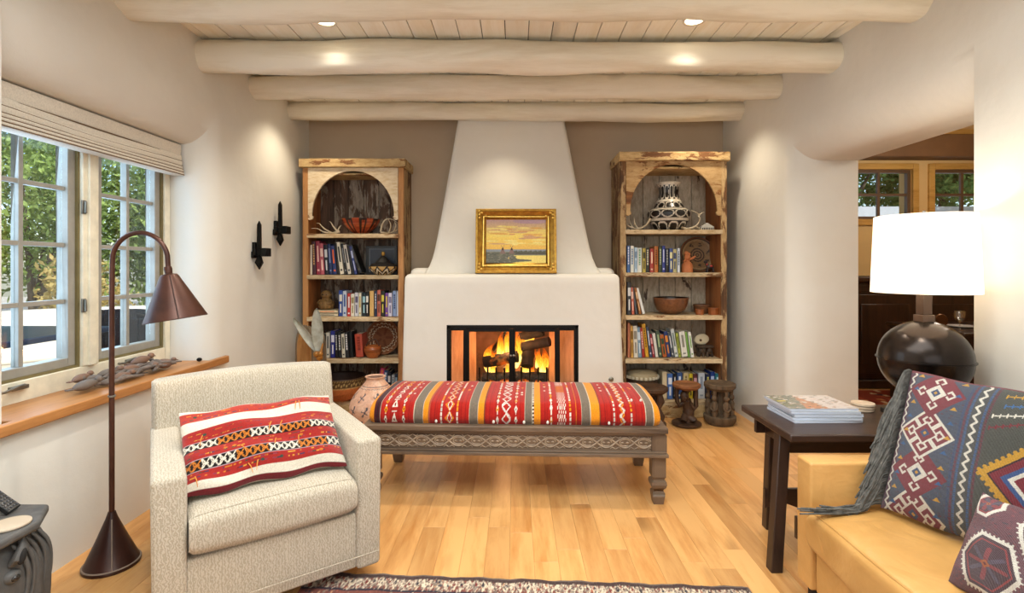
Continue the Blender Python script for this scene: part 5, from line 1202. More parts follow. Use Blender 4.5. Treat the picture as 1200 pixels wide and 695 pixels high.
leaf = g.ramp(wv.outputs[1], [(.38, 0.0), (.62, 1.0)]); fine = g.noise(v, 320, 2, .6)
hgt = g.math('ADD', g.math('MULTIPLY', leaf, g.math('ADD', g.math('MULTIPLY', dm, .6), .4)), g.math('MULTIPLY', fine, .5))
col_ = g.mix(g.math('MULTIPLY', leaf, .75), lin('#b0a592'), lin('#d0c6b5')); col_ = g.mix(g.ramp(fine, [(.3, .35), (.7, 0.0)]), col_, lin('#9d8f7c'))
b = g.bsdf(col_, .95); b.inputs['Specular IOR Level'].default_value = .15; b.inputs['Sheen Weight'].default_value = .2
g.set(b.inputs['Normal'], g.bump(hgt, .55, .003)); M_uph = g.m
ac = thing('armchair', 'beige textured upholstered swivel armchair with sloping arms by the floor lamp', 'armchair', (-1.115, 2.246, 0), R(35.4))
def soft(o, w=.02, seg=5):
    b = o.modifiers.new('bevel', 'BEVEL'); b.width = w; b.segments = seg; b.limit_method = 'ANGLE'; b.angle_limit = R(30)
    for p in o.data.polygons: p.use_smooth = True
    return o
hw, aw, zf, ah = .397, .105, .055, .585
for s_ in (-1, 1):
    x0, x1 = (s_*hw, s_*(hw-aw)) if s_ < 0 else (hw-aw, hw)
    m = MB(); ys = [-.40, -.2, .0, .18, .36]; tops = [ah, ah+.004, ah+.006, ah+.004, ah]
    vs = []; 
    for y, t_ in zip(ys, tops):
        fl_ = .012; vs += [(x0+(.006 if s_ < 0 else 0), y, zf), (x1-(.006 if s_ > 0 else 0), y, zf), (x1, y, t_), (x0, y, t_)]
    fs = [(0, 3, 2, 1), tuple(16+i for i in (0, 1, 2, 3))]
    for i in range(4):
        for j in range(4): fs.append((i*4+j, i*4+(j+1) % 4, (i+1)*4+(j+1) % 4, (i+1)*4+j))
    o = soft(m.add(vs, fs).build('arm', M_uph, ac), .018)
# back: slightly curved, raked
def backf(U_, V_):
    th = 2*math.pi*V_; hx = hw-.004; x = -hx+2*hx*U_
    sup = lambda c, p: np.sign(c)*np.abs(c)**p
    z0_, z1_ = zf, .795-.012*(2*U_-1)**2; zc_ = (z0_+z1_)/2; hz_ = (z1_-z0_)/2; tk = .078
    zz_ = zc_+hz_*sup(np.sin(th), .18); cy = .315-.04*(2*U_-1)**2+.085*np.clip((zz_-.35)/.45, -.3, 1)
    e = np.minimum(U_, 1-U_)/.03; k = np.clip(e, 0, 1); k = np.sqrt(1-(1-k)**2)*.85+.15
    return x, cy+tk*sup(np.cos(th), .35)*k, zc_+(zz_-zc_)*(.985+.015*k)
o = grid_obj('backrest', backf, 60, 80, None, M_uph, ac)
for e_ in (0, 1):
    x_, y_, z_ = backf(np.full(80, float(e_)), np.linspace(0, 1, 81)[:-1]); MB().add(list(zip(x_, y_, z_)), [tuple(range(80))]).build('back_end', M_uph, ac)
soft(MB().box(-hw+aw-.005, hw-aw+.005, -.385, .30, .06, .285).build('seat_base', M_uph, ac), .012)
def seatc(U_, V_):
    th = 2*math.pi*V_; sup = lambda c, p: np.sign(c)*np.abs(c)**p
    hx = hw-aw-.004; x = -hx+2*hx*U_; e = np.minimum(U_, 1-U_)*2; k = np.clip(e/.10, 0, 1); k = np.sqrt(1-(1-k)**2)
    crown = .022*np.sin(np.pi*U_)**.6; y = -.10+.318*sup(np.cos(th), .30); z = .362+(.072+crown*.6)*sup(np.sin(th), .42)*(.80+.20*k)+.006
    return x, y-.0*k, z
grid_obj('seat_cushion', seatc, 60, 80, None, M_uph, ac)
for e_ in (0, 1):
    x_, y_, z_ = seatc(np.full(80, float(e_)), np.linspace(0, 1, 81)[:-1]); MB().add(list(zip(x_, y_, z_)), [tuple(range(80))]).build('cushion_end', M_uph, ac)
# piping on seat cushion + hem
pp = []
for i in range(41): u = i/40; x_, y_, z_ = seatc(np.array([u]), np.array([.375+.0])); pp.append((float(x_[0]), float(y_[0])-.001, float(z_[0])))
MB().tube(pp, .0032, 6).build('piping_or_fold_shade', M_uph, ac, smooth=True)
pp = []
for i in range(41): u = i/40; x_, y_, z_ = seatc(np.array([u]), np.array([.625])); pp.append((float(x_[0]), float(y_[0])-.001, float(z_[0])))
MB().tube(pp, .0032, 6).build('piping_or_fold_shade', M_uph, ac, smooth=True)
MB().tube([(-hw+.012, -.4, .112), (hw-.014, -.4, .112)], .0025, 6).build('hem_seam', M_uph, ac, smooth=True)
MB().lathe([(0, 0), (.27, 0), (.27, .03), (.25, .056), (0, .056)], n=40).build('swivel_base', M_dark, ac, smooth=True)

# pillows ---------------------------------------------------------
def pillow(name, w, h, t_, cvf, cvb, mt, lb, corner, xd, yd, nu=220, nv=150, pinch=.5, floppy=0, seed=1, extra=None):
    """corner = lower left seen from the front, xd along the bottom, yd up the face"""
    T_ = thing(name, lb, 'pillow'); xd = Vector(xd).normalized(); yd = Vector(yd); yd = (yd-xd*yd.dot(xd)).normalized(); zd = xd.cross(yd)
    M4 = Matrix((( *xd,), (*yd,), (*zd,))).transposed().to_4x4(); M4.translation = Vector(corner)
    T_.matrix_world = M4
    def surf(sg):
        def fn(U_, V_):
            a = 2*U_-1; b = 2*V_-1; ex = (1-np.abs(a)**2.6); ey = (1-np.abs(b)**2.6)
            z = sg*t_/2*(np.clip(ex, 0, 1)**.55)*(np.clip(ey, 0, 1)**.55)
            pin = 1-pinch*.07*(1-b**2)*0; x = w/2+w/2*a*(1-.055*pinch*(1-b*b)); y = h/2+h/2*b*(1-.075*pinch*(1-a*a))
            wr = .006*floppy*(np.sin(a*7+seed+b*2)+np.sin(b*9+seed*2+a*3)); z = z+wr*(ex*ey > 0)*np.minimum(1, 4*ex*ey)*(1 if sg > 0 else .5)
            y = y+floppy*.008*np.sin(a*8+seed)*np.abs(b)**3
            return x, y, z
        return fn
    grid_obj('front_face', surf(1), nu, nv, cvf, mt, T_); grid_obj('back_face', surf(-1), nu//3, nv//3, cvb, mt, T_)
    return T_, surf
cv = Canvas(660, 400, '#a82f26'); c = cv; WHt = '#e3dac8'; BK = '#1e1715'; RD_ = '#a52a25'; OG = '#cf7a2c'
bands = [(.0, .035, '#6e1e22'), (.035, .115, WHt), (.115, .23, RD_), (.23, .34, BK), (.34, .46, RD_), (.46, .56, BK), (.56, .70, RD_), (.70, .83, WHt), (.83, .955, '#b23a2c'), (.955, 1.0, WHt)]
for a, b, q in bands: c.rect(0, 1, a, b, q)
def hexrow(v0, v1, of):
    n_ = 20; vm = (v0+v1)/2; hh = (v1-v0)*.40
    for k in range(n_):
        u0 = k/n_; col__ = [OG, OG, WHt, WHt][(k//2+of) % 4] if True else OG; uc = u0+.5/n_
        for d_ in (-1, 1):
            c.path([(uc-.020, vm+d_*hh), (uc, vm), (uc+.020, vm+d_*hh)], .012, col__)
        c.path([(u0, vm-hh), (u0+.010, vm), (u0, vm+hh)], .010, col__); c.line(uc-.008, vm, uc+.008, vm, .018, col__)
    c.rect(0, 1, v0-.006, v0, '#b9a8b0'); c.rect(0, 1, v1, v1+.006, '#b9a8b0')
hexrow(.23, .34, 1); hexrow(.46, .56, 2)
rg = np.random.RandomState(14)
for vm in (.16, .20, .38, .43, .59, .65, .86, .92):
    for k in range(42): u = rg.rand(); L_ = rg.uniform(.006, .03); c.rect(u, u+L_, vm, vm+.009, [OG, '#8c3a4a', '#3c4a3a', '#d99a3c', '#7a2420', '#4a3a5a'][rg.randint(6)])
for k in range(12): u = rg.rand(); vm = [.17, .40, .63, .9][k % 4]; c.disc(u, vm, .012, .014, ['#c9762c', '#3a4a40'][rg.randint(2)])
c.grain(.12)
cb = Canvas(8, 8, '#c9bda6')
M_pk = attr_mat('woven_wool', .95, .6, 300, .002, .2, weave=True, spec=.12)
dx = Vector((.815, .579, 0)); bk = Vector((-.579, .815, 0))
pl_, sf = pillow('red_lumbar_pillow', .585, .37, .13, c, cb, M_pk, 'red white and black striped woven lumbar pillow lying in the armchair', Vector((-1.190, 1.828, .462)), dx, bk*.28+Vector((0, 0, .24)), floppy=1.0, seed=3)
for k in range(12):
    u = rg.rand(); v_ = [.17, .40, .62, .88][k % 4]+rg.uniform(-.02, .02); x_, y_, z_ = sf(1)(np.array([u]), np.array([v_])); q = (float(x_[0]), float(y_[0]), float(z_[0]))
    a = rg.uniform(-1, 1); MB().tube([q, (q[0]+.012*a, q[1]-.02, q[2]+.008), (q[0]+.02*a, q[1]-.045, q[2]+.003)], [.0022, .002, .001], 5).build('yarn_tuft', plain('orange_yarn', '#d98a3a', .9), pl_, smooth=True)

# ================================================================ FLOOR LAMP
M_cop = plain('aged_copper_leather', '#5a3527', .38, .45, col2='#3a2018', scale=7, bump=.12); M_copl = plain('dark_leather', '#3d1f16', .36, .2, col2='#291410', scale=7, bump=.12)
LX, LY = -1.758, 2.23
fl_ = thing('floor_lamp', 'arched bronze-brown floor lamp with cone base and shade beside armchair', 'floor lamp', (LX, LY, 0))
MB().lathe([(0, 0), (.104, 0), (.106, .006), (.104, .014), (.100, .018), (.060, .11), (.022, .205), (.014, .232), (.0, .234)], n=48).build('base', M_copl, fl_, smooth=True, angle=50)
MB().lathe([(.1045, .013), (.1065, .015), (.1045, .018)], n=48).build('base_stitching', plain('pale_stitch', '#8c7a6c', .7), fl_, smooth=True)
sd = Vector((.62, -.785, 0)); MB().tube([sd*.102+Vector((0, 0, .02)), sd*.0615+Vector((0, 0, .11)), sd*.0225+Vector((0, 0, .205))], .0022, 6).build('base_seam', plain('pale_stitch', '#8c7a6c', .7), fl_, smooth=True)
px = [(0, 0, .22), (0, 0, .7), (0, 0, 1.15), (.002, 0, 1.30)]
R_ = .121
for i in range(1, 17): a = math.pi-math.pi*i/17; px.append((.002+R_+R_*math.cos(a), 0, 1.325+R_*math.sin(a)))
px += [(.002+2*R_, 0, 1.315), (.002+2*R_+.003, 0, 1.27)]
MB().tube(px, [.0105]*2+[.010]*(len(px)-2), 14).build('pole', M_cop, fl_, smooth=True)
MB().lathe([(.0135, 0), (.0145, .004), (.0135, .008)], (0, 0, .73), 20).build('switch_collar', M_metal, fl_, smooth=True)
rs = Matrix.Rotation(R(9), 3, 'Y').inverted() @ Matrix.Rotation(R(-6), 3, 'X'); sc_ = (.002+2*R_+.004, 0, 1.268)
rs = Matrix.Rotation(R(-9), 3, 'Y')
sh = MB().lathe([(.010, .0), (.030, -.004), (.036, -.012), (.118, -.195), (.121, -.200), (.118, -.203), (.114, -.198), (.032, -.016), (.01, -.01)], sc_, 48, rot=rs).build('lamp_shade', M_cop, fl_, smooth=True, angle=50)
MB().lathe([(.014, .03), (.016, .02), (.014, .0), (.0, -.002)], sc_, 20, rot=rs).build('shade_neck', M_cop, fl_, smooth=True)
a0 = rs @ (sd*.0375+Vector((0, 0, -.012))); a1 = rs @ (sd*.1205+Vector((0, 0, -.197)))
MB().tube([Vector(sc_)+a0, Vector(sc_)+a1], .0026, 6).build('shade_seam', M_copl, fl_, smooth=True)
MB().ball(Vector(sc_)+rs @ Vector((0, 0, -.12)), (.026, .026, .034)).build('bulb', glow('bulb_glow', '#ffd9a0', 10), fl_, smooth=True)
p = Vector((LX, LY, 0))+Vector(sc_)+rs @ Vector((0, 0, -.165)); light('floor_lamp_light', 'POINT', p, 3.5, WARM, shadow_soft_size=.03)
m = MB().tube(smooth_prof([(LX-.095, LY+.0, .006), (LX-.16, LY-.10, .005), (-1.905, 2.0, .005), (-1.93, 1.92, .005), (-1.935, 1.7, .005)], 5), .004, 6)
m.tube(smooth_prof([(LX+.09, LY+.05, .006), (LX+.13, LY+.13, .005), (-1.56, 2.48, .005), (-1.50, 2.6, .005)], 5), .004, 6); m.build('lamp_cord', plain('black_cord', '#141110', .5), fl_, smooth=True)

# ================================================================ SCONCES ON LEFT WALL
def sconce(y, zt_, lb):
    t = thing('candle_sconce', lb, 'sconce', (XL, y, 0), group='black iron sconces on the left wall')
    MB().obox((.012, 0, zt_-.215), (.024, .05, .11)).obox((.012, 0, zt_-.255), (.02, .085, .05)).build('wall_plate', M_black, t, bevel=.006)
    MB().box(.02, .105, -.028, .028, zt_-.262, zt_-.215).box(.075, .115, -.042, .042, zt_-.268, zt_-.205).box(.02, .04, -.05, .05, zt_-.255, zt_-.21).build('bracket', M_black, t, bevel=.005)
    MB().hexa([(.03, -.014, zt_-.22), (.058, -.014, zt_-.22), (.058, .014, zt_-.22), (.03, .014, zt_-.22)], [(.032, -.013, zt_-.03), (.056, -.013, zt_-.03), (.056, .013, zt_-.03), (.032, .013, zt_-.03)]).hexa([(.032, -.013, zt_-.03), (.056, -.013, zt_-.03), (.056, .013, zt_-.03), (.032, .013, zt_-.03)], [(.042, -.003, zt_), (.046, -.003, zt_), (.046, .003, zt_), (.042, .003, zt_)]).build('candle_spike', M_black, t, bevel=.002)
    MB().hexa([(.042, -.003, zt_-.365), (.048, -.003, zt_-.365), (.048, .003, zt_-.365), (.042, .003, zt_-.365)], [(.022, -.024, zt_-.315), (.066, -.024, zt_-.315), (.066, .024, zt_-.315), (.022, .024, zt_-.315)]).hexa([(.022, -.024, zt_-.315), (.066, -.024, zt_-.315), (.066, .024, zt_-.315), (.022, .024, zt_-.315)], [(.034, -.011, zt_-.262), (.056, -.011, zt_-.262), (.056, .011, zt_-.262), (.034, .011, zt_-.262)]).build('drop_finial', M_black, t, bevel=.002)
sconce(3.83, 1.64, 'black iron dagger-shaped sconce, lower and nearer the window'); sconce(4.17, 1.83, 'black iron dagger-shaped sconce, higher and nearer the bookcase')

# ================================================================ SILL: carved birds and driftwood
M_drift = plain('grey_driftwood', '#867a72', .85, col2='#4f453f', scale=18, bump=.6); M_bird = plain('brown_carved_bird', '#8d6448', .6, col2='#665249', scale=9, bump=.3); M_birdg = plain('grey_carved_bird', '#7d736c', .65, col2='#5d524a', scale=9, bump=.3)
ZS = .702
dw = thing('driftwood', 'tangle of grey driftwood sticks along the window sill', 'driftwood', (-2.06, 2.72, ZS))
m = MB(); rg = np.random.RandomState(21)
for k in range(30):
    y = rg.uniform(-.24, .30); x = rg.uniform(-.055, .055)-.0*y; a = rg.uniform(-.5, .5)+math.pi/2; L_ = rg.uniform(.05, .11); z = .012+rg.rand()*.03
    m.tube([(x-L_*math.cos(a), y-L_*math.sin(a), z), (x+.01*rg.randn(), y, z+.01), (x+L_*math.cos(a), y+L_*math.sin(a), z+rg.uniform(-.004, .012))], [.005, rg.uniform(.008, .014), .004], 7)
for q in range(len(m.v)): m.v[q] = (m.v[q][0], m.v[q][1], max(m.v[q][2], .001))
o = m.build('stick', M_drift, dw, smooth=True); o['kind'] = 'stuff'
def bird(x, y, z, a, s_, mt, lb):
    t = thing('carved_bird', lb, 'carving', (x, y, ZS+z), a, group='carved birds along the window sill')
    def fn(U_, V_):
        th = U_*2*math.pi; r = .024*np.sin(np.pi*np.clip(V_*.97+.03, 0, 1))**.8*(1-.25*V_); xx = -.062+.11*V_
        return (xx*s_, r*np.cos(th)*s_*1.1, (.022+r*np.sin(th)*.95+.01*V_)*s_)
    grid_obj('body', fn, 18, 18, None, mt, t, closed_u=True)
    MB().ball((.046*s_, 0, .040*s_), (.015*s_, .0135*s_, .0135*s_)).tube([(.056*s_, 0, .038*s_), (.073*s_, 0, .034*s_)], [.005*s_, .001], 8).build('head', mt, t, smooth=True)
    MB().obox((-.066*s_, 0, .020*s_), (.04*s_, .020*s_, .005*s_)).build('tail', mt, t, bevel=.001)
for i, (px, py, dX, a, s_, mt, lb) in enumerate([(97, 438, -.02, 30, .95, 0, 'brown carved bird at left end, set back against the window'), (107, 444, 0, 200, .9, 1, 'grey carved bird among sticks left of the lamp pole, upper'), (103, 452, .04, 20, 1.15, 1, 'large grey carved bird at the sill front, left of lamp pole'),
      (119, 448, .02, 160, .7, 1, 'small grey carved bird between two larger ones left of pole'), (128, 437, -.03, 15, 1.0, 1, 'grey carved bird just behind the lamp pole'), (144, 443, .03, 10, 1.0, 0, 'brown carved bird at front, just right of the lamp pole'), (151, 434, 0, 205, 1.15, 0, 'large brown carved bird near the middle of right group'),
      (167, 421.5, -.04, 20, 1.2, 0, 'brown carved bird highest of the right group near crank'), (160, 436, .01, 170, .6, 1, 'little grey carved bird tucked below the highest one'), (181, 430, .02, 250, 1.15, 0, 'plump brown carved bird at front of the right end'), (190, 431.5, .035, 200, 1.05, 0, 'plump brown carved bird at extreme front right'),
      (183, 423.5, -.02, 100, .85, 1, 'grey carved bird at back of the right end'), (193, 424, 0, -30, .95, 0, 'brown carved bird furthest right, by the window frame')]):
    X = -2.07+dX; D = X*600/(px-604); z = max(0, (1.3-(py+3-312)/600*D)-ZS-.012); bird(X, D, min(z, .035), R(a+60), s_, [M_bird, M_birdg][mt], lb)
t = thing('pebble', 'small black pebble on the sill near its right end', 'pebble', (-1.985, 3.215, ZS)); MB().ball((0, 0, .012), (.016, .014, .012), 12, 8).build('stone', M_black, t, smooth=True)

# ================================================================ SIDE TABLE
M_tab = wood('dark_antique_wood', '#3c2a22', '#20150f', 'x', 4, .34, .3, sp=.5); M_tabz = wood('dark_antique_leg', '#38271e', '#1b110c', 'z', 4, .4, .4, sp=.5)
tx0, tx1, ty0, ty1, tz = 1.145, 2.015, 2.13, 2.60, .598
st = thing('side_table', 'dark antique wooden side table behind the leather sofa', 'side table', (1.5, 2.36, 0)); ox, oy = 1.5, 2.36
MB().box(tx0-ox, tx1-ox, ty0-oy, ty1-oy, tz-.032, tz).build('tabletop', M_tab, st, bevel=.006)
MB().box(tx0+.07-ox, tx1-.05-ox, ty0+.135-oy, ty0+.16-oy, tz-.125, tz-.032).box(tx0+.05-ox, tx1-.05-ox, ty1-.06-oy, ty1-.035-oy, tz-.125, tz-.032).box(tx0+.09-ox, tx0+.11-ox, ty0+.16-oy, ty1-.06-oy, tz-.125, tz-.032).box(tx1-.075-ox, tx1-.05-ox, ty0+.16-oy, ty1-.06-oy, tz-.125, tz-.032).build('apron', M_tab, st, bevel=.002)
def tleg(x, y, fx, fy, w=.050):
    MB().hexa([(fx-ox, fy-oy, 0), (fx-ox+w, fy-oy, 0), (fx-ox+w, fy-oy+w, 0), (fx-ox, fy-oy+w, 0)], [(x-ox, y-oy, tz-.032), (x-ox+w, y-oy, tz-.032), (x-ox+w, y-oy+w, tz-.032), (x-ox, y-oy+w, tz-.032)]).build('leg', M_tabz, st, bevel=.004)
tleg(1.165, 2.255, 1.082, 2.165); tleg(1.245, 2.50, 1.235, 2.52); tleg(1.80, 2.255, 1.83, 2.165); tleg(1.78, 2.50, 1.79, 2.52)
for y in (ty0+.10, ty1-.085):
    n_ = 14; L_ = tx1-tx0-.11; poly = [(tx0+.08-ox, .205), (tx0+.08-ox, .115)]
    for i in range(n_+1): u = i/n_; poly.append((tx0+.08-ox+(L_-.03)*u, .10+.028*abs(math.sin(u*math.pi*4))+.01*math.cos(u*math.pi*2)))
    poly += [(tx1-.06-ox, .205)]; MB().prism_y(poly[::-1], y-oy, y-oy+.02).build('stretcher', M_tab, st, bevel=.002)
# magazines
cvm = Canvas(90, 70, '#6f6f62'); cvm.poly([(.25, 0), (.6, 0), (.55, 1), (.45, 1)], '#b07a5a'); cvm.poly([(.45, 1), (.6, 0), (1, 0), (1, 1)], '#c9bdb8'); cvm.rect(0, .2, .2, .9, '#6a6a50'); cvm.rect(.05, .18, .55, .6, '#c9b23c')
rg = np.random.RandomState(31)
for i in range(160): cvm.disc(rg.rand(), rg.rand(), .03, .02, ['#7b7a6c', '#a89a90', '#c2a894', '#8a6a54', '#d9d0cc', '#5c6052'][rg.randint(6)]) if rg.rand() > .3 else None
M_mag = attr_mat('magazine_cover', .22, .02, 60, .0005, spec=.5); M_magp = plain('magazine_paper', '#d9dde6', .5, col2='#aab4c8', scale=90, bump=.1, stretch=(.05, .05, 3))
mags = [(0.012, -.004, .011, 2, '#c4ccd8', 'bottom white magazine of the stack on side table'), (.014, -.002, .011, -1.5, '#8f969e', 'second magazine up in the stack on side table'), (.020, .002, .013, 1.2, '#9aa2ae', 'third magazine up in the stack, thicker grey-white edge'),
        (.010, .004, .011, -.8, '#d6d9dd', 'second magazine from the top of stack on side table'), (.002, .008, .012, .5, None, 'topmost glossy magazine with landscape cover on the side table stack')]
z = tz+.001; mx, my = 1.115+.03, 2.17
for i, (ddx, ddy, th_, rz_, c_, lb) in enumerate(mags):
    t = thing('magazine', lb, 'magazine', (1.385+ddx, 2.41+ddy, z), R(rz_), 'magazines stacked on the side table')
    MB().box(-.155, .155, -.118, .118, 0, th_-.0006).build('pages', M_magp, t)
    cv2 = cvm if c_ is None else Canvas(4, 4, c_)
    grid_obj('cover', lambda U_, V_: (-.156+.312*U_, -.119+.238*V_, th_+0*U_), 90 if c_ is None else 2, 70 if c_ is None else 2, cv2, M_mag, t); z += th_+.0008
# coasters
Mc = plain('sandstone_coaster', '#cdb89f', .8, col2='#b79f86', scale=20)
for k, lb in enumerate(('lower round stone coaster on the side table', 'middle round stone coaster in stack on side table', 'top round stone coaster in stack on side table')):
    MB().lathe([(0, 0), (.050, 0), (.052, .004), (.050, .011), (0, .0115)], n=36).build('coaster', Mc, smooth=True, loc=(1.69+.002*k, 2.50-.002*k, tz+.001+.0125*k), label=lb, cat='coaster', group='stone coasters on the side table')
# table lamp
lx, ly = 1.836, 2.30
tl = thing('table_lamp', 'table lamp with dark bronze ball base and white drum shade', 'table lamp', (lx, ly, tz))
M_ballm = plain('smoked_bronze', '#3d332d', .24, .75, col2='#1d1714', scale=4.5, bump=.35, bd=.008)
MB().box(-.106, .13, -.13, .13, .012, .036).box(-.09, .11, -.11, .11, .001, .012).build('foot_plate', plain('blackened_wood', '#1d1815', .4), tl, bevel=.004)
rb = .172
lp = [(0, -rb*.99)]+[(rb*math.sin(R(a))*1.02, -rb*math.cos(R(a))) for a in range(10, 90, 8)]+[(rb*1.02+.000, -.004), (rb*1.02+.006, -.002), (rb*1.02+.006, .002), (rb*1.02, .004)]+[(rb*math.sin(R(a))*1.02, -rb*math.cos(R(a))) for a in range(94, 178, 8)]+[(0, rb)]
MB().lathe(lp, (0, 0, .114+rb), 64).build('ball_base', M_ballm, tl, smooth=True, angle=60)
MB().tube([(0, 0, .034), (0, 0, .06), (0, 0, .122)], [.085, .06, .062], 28).build('ball_collar', M_ballm, tl)
MB().box(-.028, .028, -.028, .028, rb*2+.107, rb*2+.140).box(-.021, .021, -.021, .021, rb*2+.140, rb*2+.24).build('square_neck', plain('brown_bronze', '#5d4c40', .35, .6), tl, bevel=.002)
g = N('linen_shade'); dfs = g.n('ShaderNodeBsdfDiffuse', {'Color': lin('#f6f1e8')}); tls = g.n('ShaderNodeBsdfTranslucent', {'Color': lin('#fbf3e6')}); em = g.n('ShaderNodeEmission', {'Color': lin('#fff6ea'), 'Strength': .55})
mx_ = g.n('ShaderNodeMixShader', {0: .5, 1: dfs.outputs[0], 2: tls.outputs[0]}); ad = g.n('ShaderNodeAddShader', {0: mx_.outputs[0], 1: em.outputs[0]}); g.set(g.out.inputs[0], ad)
zs0 = 1.3-(343-312)/600*ly-tz; zs1 = 1.3-(253-312)/600*ly-tz
MB().lathe([(.2005, zs0), (.187, zs1), (.1855, zs1), (.199, zs0), (.2005, zs0)], n=72).build('lamp_shade', g.m, tl, smooth=True, angle=60)
MB().tube([(-.186, 0, zs1-.012), (.186, 0, zs1-.012)], .002, 6).tube([(0, -.186, zs1-.012), (0, .186, zs1-.012)], .002, 6).tube([(0, 0, rb*2+.23), (0, 0, zs1+.012)], .004, 8).ball((0, 0, zs1+.016), .008).build('harp', M_metal, tl, smooth=True)
MB().ball((0, 0, (zs0+zs1)/2), (.03, .03, .045)).build('bulb', glow('lamp_bulb_glow', '#fff0d0', 12), tl, smooth=True)
light('table_lamp_light', 'POINT', (lx, ly, tz+(zs0+zs1)/2+.02), 11, (1, .88, .72), shadow_soft_size=.06)

# ================================================================ SOFA
g = N('tan_leather'); v = g.coord('Object'); a = g.noise(v, 3.5, 5, .6, .5); bb = g.noise(v, 70, 3, .6); cr = g.n('ShaderNodeTexVoronoi', {'Vector': v, 'Scale': 9.0, 'Randomness': 1.0}, feature='DISTANCE_TO_EDGE').outputs[0]
b = g.bsdf(g.ramp(a, [(.3, '#b98a4c'), (.7, '#d0a060')]), .36); b.inputs['Specular IOR Level'].default_value = .45
g.set(b.inputs['Normal'], g.bump(bb, .12, .002, g.bump(g.noise(v, 6, 3, .5, 1.2), .35, .02))); M_lea = g.m
so = thing('leather_sofa', 'tan leather sofa with slim square arm at lower right', 'sofa', (1.55, .9, 0)); ox, oy = 1.55, .9
def sbox(nm, x0, x1, y0, y1, z0, z1, w=.012): return soft(MB().box(x0-ox, x1-ox, y0-oy, y1-oy, z0, z1).build(nm, M_lea, so), w, 4)
sbox('arm', 1.098, 1.98, 1.905, 2.0, .09, .567, .010); sbox('arm', 1.098, 1.98, -.25, -.155, .09, .567, .010)
sbox('seat_rail', 1.112, 1.95, -.15, 1.90, .09, .245); sbox('backrest', 1.86, 2.02, -.15, 1.90, .09, .78, .03)
def scush(y0, y1):
    def fn(U_, V_):
        th = 2*math.pi*V_; sup = lambda c, p: np.sign(c)*np.abs(c)**p
        y = y0+(y1-y0)*U_; e = np.minimum(U_, 1-U_)*(y1-y0); k = np.clip(e/.035, 0, 1); k = np.sqrt(1-(1-k)**2)
        x = 1.465+.392*sup(np.cos(th), .22); ins = np.clip((x-1.07)/.15, 0, 1); z = .325+(.078+.014*np.sin(np.pi*U_)+.008*ins)*sup(np.sin(th), .30)*(.75+.25*k)
        return x-ox-.004*np.sin(y*9), y-oy, z+.002*np.sin(x*21+y*13)
    o = grid_obj('seat_cushion', fn, 70, 90, None, M_lea, so)
    for e_ in (0, 1):
        x_, y_, z_ = fn(np.full(90, float(e_)), np.linspace(0, 1, 91)[:-1]); MB().add(list(zip(x_, y_, z_)), [tuple(range(90))]).build('cushion_end', M_lea, so)
    pts_ = []
    for i in range(51): x_, y_, z_ = fn(np.array([i/50]), np.array([.40])); pts_.append((float(x_[0])-.001, float(y_[0]), float(z_[0])))
    MB().tube(pts_, .0035, 6).build('piping_or_fold_shade', M_lea, so, smooth=True)
scush(.88, 1.90); scush(-.15, .87)
for x, y in ((1.15, 1.93), (1.9, 1.93), (1.15, -.2), (1.9, -.2)): MB().box(x-ox-.03, x-ox+.03, y-oy-.03, y-oy+.03, 0, .09).build('foot', M_dark, so)

# large kilim pillow
c = Canvas(720, 600, '#4b4a48'); NV, RD3, YL, WH3, GY = '#39486b', '#7a2430', '#c9962e', '#ddd6c8', '#4b4a48'
c.rect(0, .37, 0, 1, '#454b5c')
c.rect(0, .05, 0, 1, '#5a3040')
rg = np.random.RandomState(17)
for i in range(500): c.rect(*(lambda a: (a, a+.012))(rg.rand()*.37), *(lambda a: (a, a+.006))(rg.rand()), ['#3d4560', '#4d3b4c', '#4a4a4c', '#5a2c38'][rg.randint(4)])
def zig(u, n_, amp, t_, col__): c.path([(u+amp*(1 if i % 2 else -1), i/n_) for i in range(n_+1)], t_, col__)
zig(.035, 34, .010, .012, WH3)
def med(cx, cy, c0, c1, cc):
    rx, ry = .15, .15
    for dx_, dy_ in ((0, .5), (.5, 0), (0, -.5), (-.5, 0)):
        c.diamond(cx+dx_*rx, cy+dy_*ry*1.2, rx*.52, ry*.62, c0); c.diamond(cx+dx_*rx, cy+dy_*ry*1.2, rx*.40, ry*.48, c1)
        c.diamond(cx+dx_*rx, cy+dy_*ry*1.2, rx*.22, ry*.26, WH3); c.diamond(cx+dx_*rx, cy+dy_*ry*1.2, rx*.12, ry*.14, RD3)
    c.diamond(cx, cy, rx*.46, ry*.55, c0); c.diamond(cx, cy, rx*.38, ry*.45, cc); c.diamond(cx, cy, rx*.18, ry*.22, NV); c.diamond(cx, cy, rx*.07, ry*.08, YL)
for k, cy in enumerate((.03, .30, .57, .86)): med(.185, cy, WH3 if k % 2 == 0 else RD3, RD3, RD3 if k % 2 == 0 else WH3)
for k in range(10):
    for u in (.075, .30): c.poly([(u-.018, .06+k*.1), (u+.018, .06+k*.1), (u, .085+k*.1)], YL if k % 2 else '#31598a')
for u, q in ((.345, NV), (.36, '#6a2c3a'), (.375, '#3f5a86')): 
    for i in range(80): c.rect(u-.005, u+.006, i/80, i/80+.008, q)
zig(.405, 32, .011, .013, WH3)
for u, q in ((.435, '#3f5a86'), (.45, '#6a2c3a')):
    for i in range(80): c.rect(u-.005, u+.006, i/80, i/80+.008, q)
c.rect(.46, 1, 0, 1, '#4b4b44')
for i, (s_, q) in enumerate(((.30, YL), (.262, '#3b2024'), (.25, RD3), (.205, '#3a5486'), (.175, WH3), (.150, RD3), (.10, YL), (.07, '#3a5486'), (.035, RD3))): c.diamond(.74, .42, s_*.93, s_*1.18, q)
